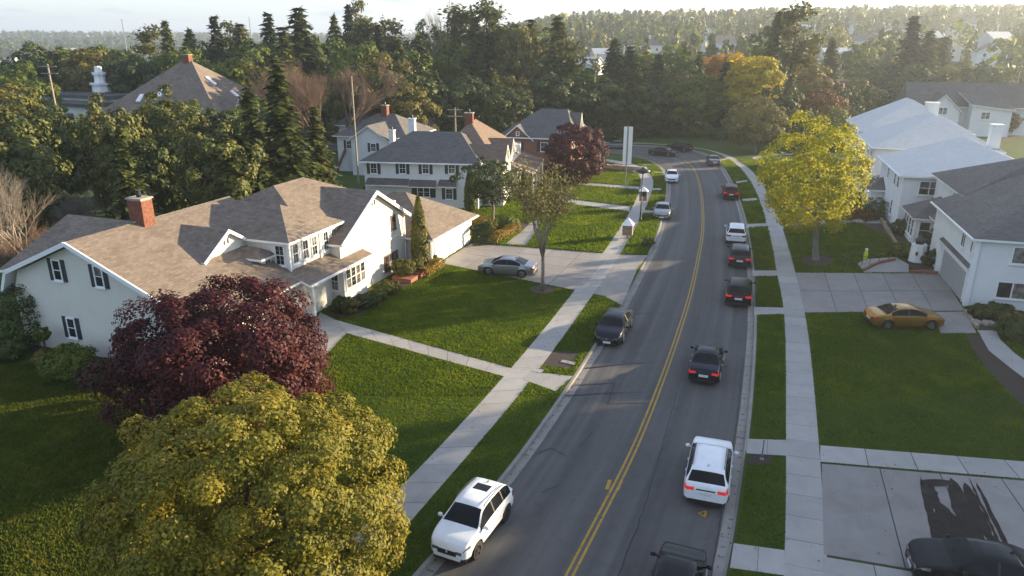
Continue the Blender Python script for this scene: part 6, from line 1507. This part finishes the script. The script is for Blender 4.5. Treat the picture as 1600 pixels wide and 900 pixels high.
# ------------------------------------------------------------------ far town and hills
FAR = []
def far_house(label, px, D, w, dp, hw, hr, wall, roof, th, kind='gable', chim=False):
    x = (px - 800) / FOC * D * 1.0; y = D * .985; gz = height(x, y); FAR.append((x, y, max(w, dp)))
    sn, cs = math.sin(R(th)), math.cos(R(th)); a = x * sn + y * cs; b = x * cs - y * sn
    h = House('far_house', label, th, b, a, group='houses across the valley', z=gz)
    h.box('wall', b - w / 2, b + w / 2, a - dp / 2, a + dp / 2, -2, hw, wall)
    if kind == 'flat': h.box('roof', b - w / 2 - .4, b + w / 2 + .4, a - dp / 2 - .4, a + dp / 2 + .4, hw, hw + .5, roof)
    else:
        i0 = 0 if kind == 'gable' else min(w, dp) * .45
        if kind == 'gable': h.prism_b('wall', [(a - dp / 2, hw - .1), (a, hr - .25), (a + dp / 2, hw - .1)], b - w / 2, b + w / 2, wall)
        if kind == 'front':
            i0 = 0; h.prism_a('wall', [(b - w / 2, hw - .1), (b, hr - .25), (b + w / 2, hw - .1)], a - dp / 2, a + dp / 2, wall)
        h.hip(b - w / 2 - .5, b + w / 2 + .5, a - dp / 2 - .5, a + dp / 2 + .5, hw, hr, 'a' if kind == 'front' else 'b', i0, i0); h.roof(roof)
    n = max(2, int(w / 4.5))
    for r0 in ((1.6, 4.4) if hw > 4.8 else (1.6,)):
        for k in range(n):
            m = MB(); X = h.face('a-', a - dp / 2, b - w / 2 + w * (k + .5) / n); m.box(-.75, .75, 0, .06, r0 - .75, r0 + .75, M=X); wi = m.build('window', M['trim'], h.root); m = MB(); m.box(-.6, .6, .06, .08, r0 - .6, r0 + .6, M=X); m.build('pane', M['glass'], wi)
    if chim: h.chimney(b + w * .2, a, 1.1, 1.1, hr - 1.2, hr + 1.4, False, False)
FAR_EXTRA = [(870, 520, 12, 'pale'), (1080, 520, 12, 'grey'), (1225, 520, 12, 'pale'), (1296, 560, 12, 'slate'), (1372, 500, 12, 'grey'), (1450, 480, 12, 'slate'), (1435, 350, 12, 'pale'), (1500, 320, 11, 'grey')]; FAR_EXTRA.sort()
SW, SB, ST, SG = 'siding_white', 'siding_blue_white', 'siding_tan', 'siding_grey'
for a in (('long white two storey far house with grey hipped roof', 990, 400, 19, 12, 6.4, 9.8, SW, 'shingle_grey', 6, 'hip', True), ('low blue-white far house left of the long hipped one', 940, 380, 15, 9, 4.0, 6.6, SB, 'shingle_pale', -8, 'gable'), ('pale-roofed hall below the white tower mast', 905, 320, 14, 10, 4.2, 7.0, SW, 'shingle_pale', 30, 'gable'),
          ('white far house with front gable under the firs', 1028, 350, 11, 9, 4.6, 8.4, SW, 'shingle_slate', 4, 'front'), ('pale cottage high on the wooded ridge', 1058, 620, 16, 12, 7, 12, SW, 'shingle_pale', 20, 'front'), ('slate roofed far house with white gable left of the orange tree', 1102, 420, 15, 11, 5.4, 9.4, SB, 'shingle_slate', -12, 'gable'), ('big slate roofed far house above the yellow tree', 1163, 410, 20, 11, 5.6, 10.4, SW, 'shingle_slate', 3, 'gable', True), ('grey far house between two skyline pines', 1197, 450, 14, 10, 5.4, 9.0, SG, 'shingle_grey', 14, 'gable'),
          ('white far house low behind the tall right pine', 1274, 330, 13, 10, 5.2, 8.4, SW, 'shingle_pale', -10, 'gable'), ('small cream far house in the right hollow', 1318, 420, 12, 9, 4.8, 8.0, 'siding_cream', 'shingle_grey', 22, 'gable'), ('white gabled far house above the russet thicket', 1348, 470, 15, 11, 5.4, 9.4, SW, 'shingle_grey', 8, 'front'), ('pale far house right of the yellow far tree', 1402, 430, 13, 10, 5.2, 8.6, SW, 'shingle_pale', -6, 'gable'), ('wide white far house behind the big dark fir', 1476, 520, 20, 12, 6.2, 10.2, SW, 'shingle_grey', 5, 'hip'), ('blue-grey far house right of the big dark fir', 1505, 400, 13, 10, 5.2, 8.6, SG, 'shingle_pale', -14, 'gable'), ('grey far house at the right edge below the ridge', 1560, 450, 13, 10, 5.2, 8.8, SG, 'shingle_grey', 12, 'gable'),
          ('flat tan building right of the small spruce', 1288, 215, 9, 8, 5.6, 6, ST, 'shingle_orange', 10, 'flat'), ('white low building with flat roof behind dark-roofed house', 1412, 235, 10, 7, 6.0, 7, SW, 'shingle_pale', 12, 'flat'), ('long pale shed behind the row of roofs', 1368, 215, 17, 8, 3.2, 5.0, SG, 'shingle_pale', 4, 'gable'), ('red roofed far house among the skyline pines', 684, 205, 12, 9, 6.6, 9.6, SW, 'shingle_red', 10, 'gable'), ('small white far house with red front below the pines', 742, 215, 8, 7, 7.2, 9.4, SW, 'shingle_red', 25, 'front'), ('tall pale blue block in the gap of skyline trees', 637, 760, 34, 18, 17, 20, SB, 'shingle_pale', 0, 'flat'), ('slate-roofed back house with white wing above the white gables', 617, 128, 15, 9, 5.0, 8.4, SB, 'shingle_slate', 12, 'hip')): far_house(*a)
for i, (px, D) in enumerate(((28, 560), (62, 700), (100, 820), (150, 900), (215, 620), (240, 980), (275, 760), (310, 880), (400, 720), (430, 900))): far_house(f'tiny pale valley house, {ORD[i]} from left on the distant hills', px, D, 15, 11, 6, 10, (SW, 'siding_cream', ST)[i % 3], ('shingle_pale', 'shingle_orange', 'shingle_grey')[i % 3], i * 17 % 50 - 20, 'gable')

for i, (px, D, w, rf_) in enumerate(FAR_EXTRA): far_house(f'small pale hillside house, {ORD[i]} of the scattered ones from left', px, D, w, w * .7, 5.4, 9.2, (SW, SB, 'siding_cream')[i % 3], 'shingle_' + rf_, (i * 23) % 60 - 25, ('gable', 'front')[i % 2])

# wooded hillsides: one mass of crowns
def far_wood(name, label, n, u0, u1, d0, d1, hmin, hmax, nq0, size, mats, wts, seed):
    g = np.random.default_rng(seed); Vs = []; Fs = []; Ms = []; tot = 0; tv = 0
    fx = np.array([f[:2] for f in FAR]); fr = np.array([f[2] for f in FAR]); k = 0
    while k < n:
        D = math.sqrt(g.uniform(d0 * d0, d1 * d1)); u = g.uniform(u0, u1); x, y = u * D, D
        dd = np.hypot(fx[:, 0] - x, fx[:, 1] - y)
        front = (np.abs(fx[:, 0] / fx[:, 1] - u) < .012 + fr / fx[:, 1] * .45) & (fx[:, 1] > y) & (fx[:, 1] - y < np.where((fx[:, 1] < 480) & (fx[:, 0] > 0), 75, 40))
        k += 1
        if (dd < fr * .8 + 3).any() or front.any(): continue
        gz = height(x, y); h_ = g.uniform(hmin, hmax); nq = nq0 if D > 480 else nq0 * 2; con = g.random() < .55; t_ = g.random(nq)
        if con: rr = h_ * .17 * (1.02 - t_) + .25; z = h_ * (.08 + .9 * t_)
        else: rr = h_ * .30 * np.sqrt(np.maximum(.05, 1 - (2 * t_ - 1) ** 2)); z = h_ * (.25 + .72 * t_)
        a = g.uniform(0, 6.28, nq); P = np.stack([x + np.cos(a) * rr, y + np.sin(a) * rr, gz + z], 1); N = unit(np.stack([np.cos(a), np.sin(a), np.full(nq, .55)], 1) + g.normal(size=(nq, 3)) * .4)
        V, F = leaf_quads(P, N, size * h_ / 13 * (1 if nq == nq0 else .72), g); Vs.append(V); Fs.append(F + tv); tv += len(V)
        mi = g.choice(len(mats), p=wts) if not con else 0; Ms.append(np.full(len(F), mi))
    o = link(name, np_mesh(name, np.concatenate(Vs), np.concatenate(Fs), [M[q] for q in mats], np.concatenate(Ms))); tag(o, label, 'woodland', kind='stuff')
far_wood('hillside_woods', 'hazy wooded hillside rising to the skyline', 5600, -.12, .86, 235, 1150, 9, 17, 31, 2.75, ['needle', 'leaf_green', 'leaf_olive', 'leaf_yellow', 'leaf_dark'], [.30, .30, .18, .015, .205], 71)
far_wood('valley_woods', 'distant wooded valley and hills on the left', 2900, -.9, -.10, 230, 2100, 9, 15, 22, 3.4, ['needle', 'leaf_green', 'leaf_olive', 'leaf_yellow', 'leaf_dark'], [.30, .30, .2, .01, .19], 72)
# unseen trees added past the right frame edge to shade road and lawns
for i, (x, y, k, hh) in enumerate(((36, 11, 'green', 10), (46, 20, 'spruce', 13), (42, 2, 'olive', 10), (52, 52, 'green', 9), (58, 75, 'spruce', 11), (40, -8, 'dark', 11), (60, 34, 'pine', 13), (44.5, 45.5, 'dark', 13), (48, 50, 'green', 13), (41.5, 43.5, 'green', 11))):
    h0, me = PR[k][0]; o = link(DESC[k][0], me, None, (x, y, 0)); s = hh / h0; o.scale = (s, s, s); tag(o, f'{DESC[k][1]} added unseen past the right frame edge, {ORD[i]} from camera', 'tree', 'unseen trees added to cast shade')

# ------------------------------------------------------------------ haze
m = MB(); m.box(-3600, 3600, -3600, 3600, -14, 88); hz_o = m.build('haze', [])
hm = bpy.data.materials.new('haze_air'); hm.use_nodes = True; nt = hm.node_tree; nt.nodes.clear()
pv = nt.nodes.new('ShaderNodeVolumePrincipled'); pv.inputs['Color'].default_value = (0.82, 0.91, 1.0, 1); pv.inputs['Density'].default_value = 0.00034; pv.inputs['Anisotropy'].default_value = 0.55
om = nt.nodes.new('ShaderNodeOutputMaterial'); nt.links.new(pv.outputs[0], om.inputs['Volume']); hz_o.data.materials.clear(); hz_o.data.materials.append(hm); tag(hz_o, 'thin pale evening haze over the valley', 'haze', kind='stuff')
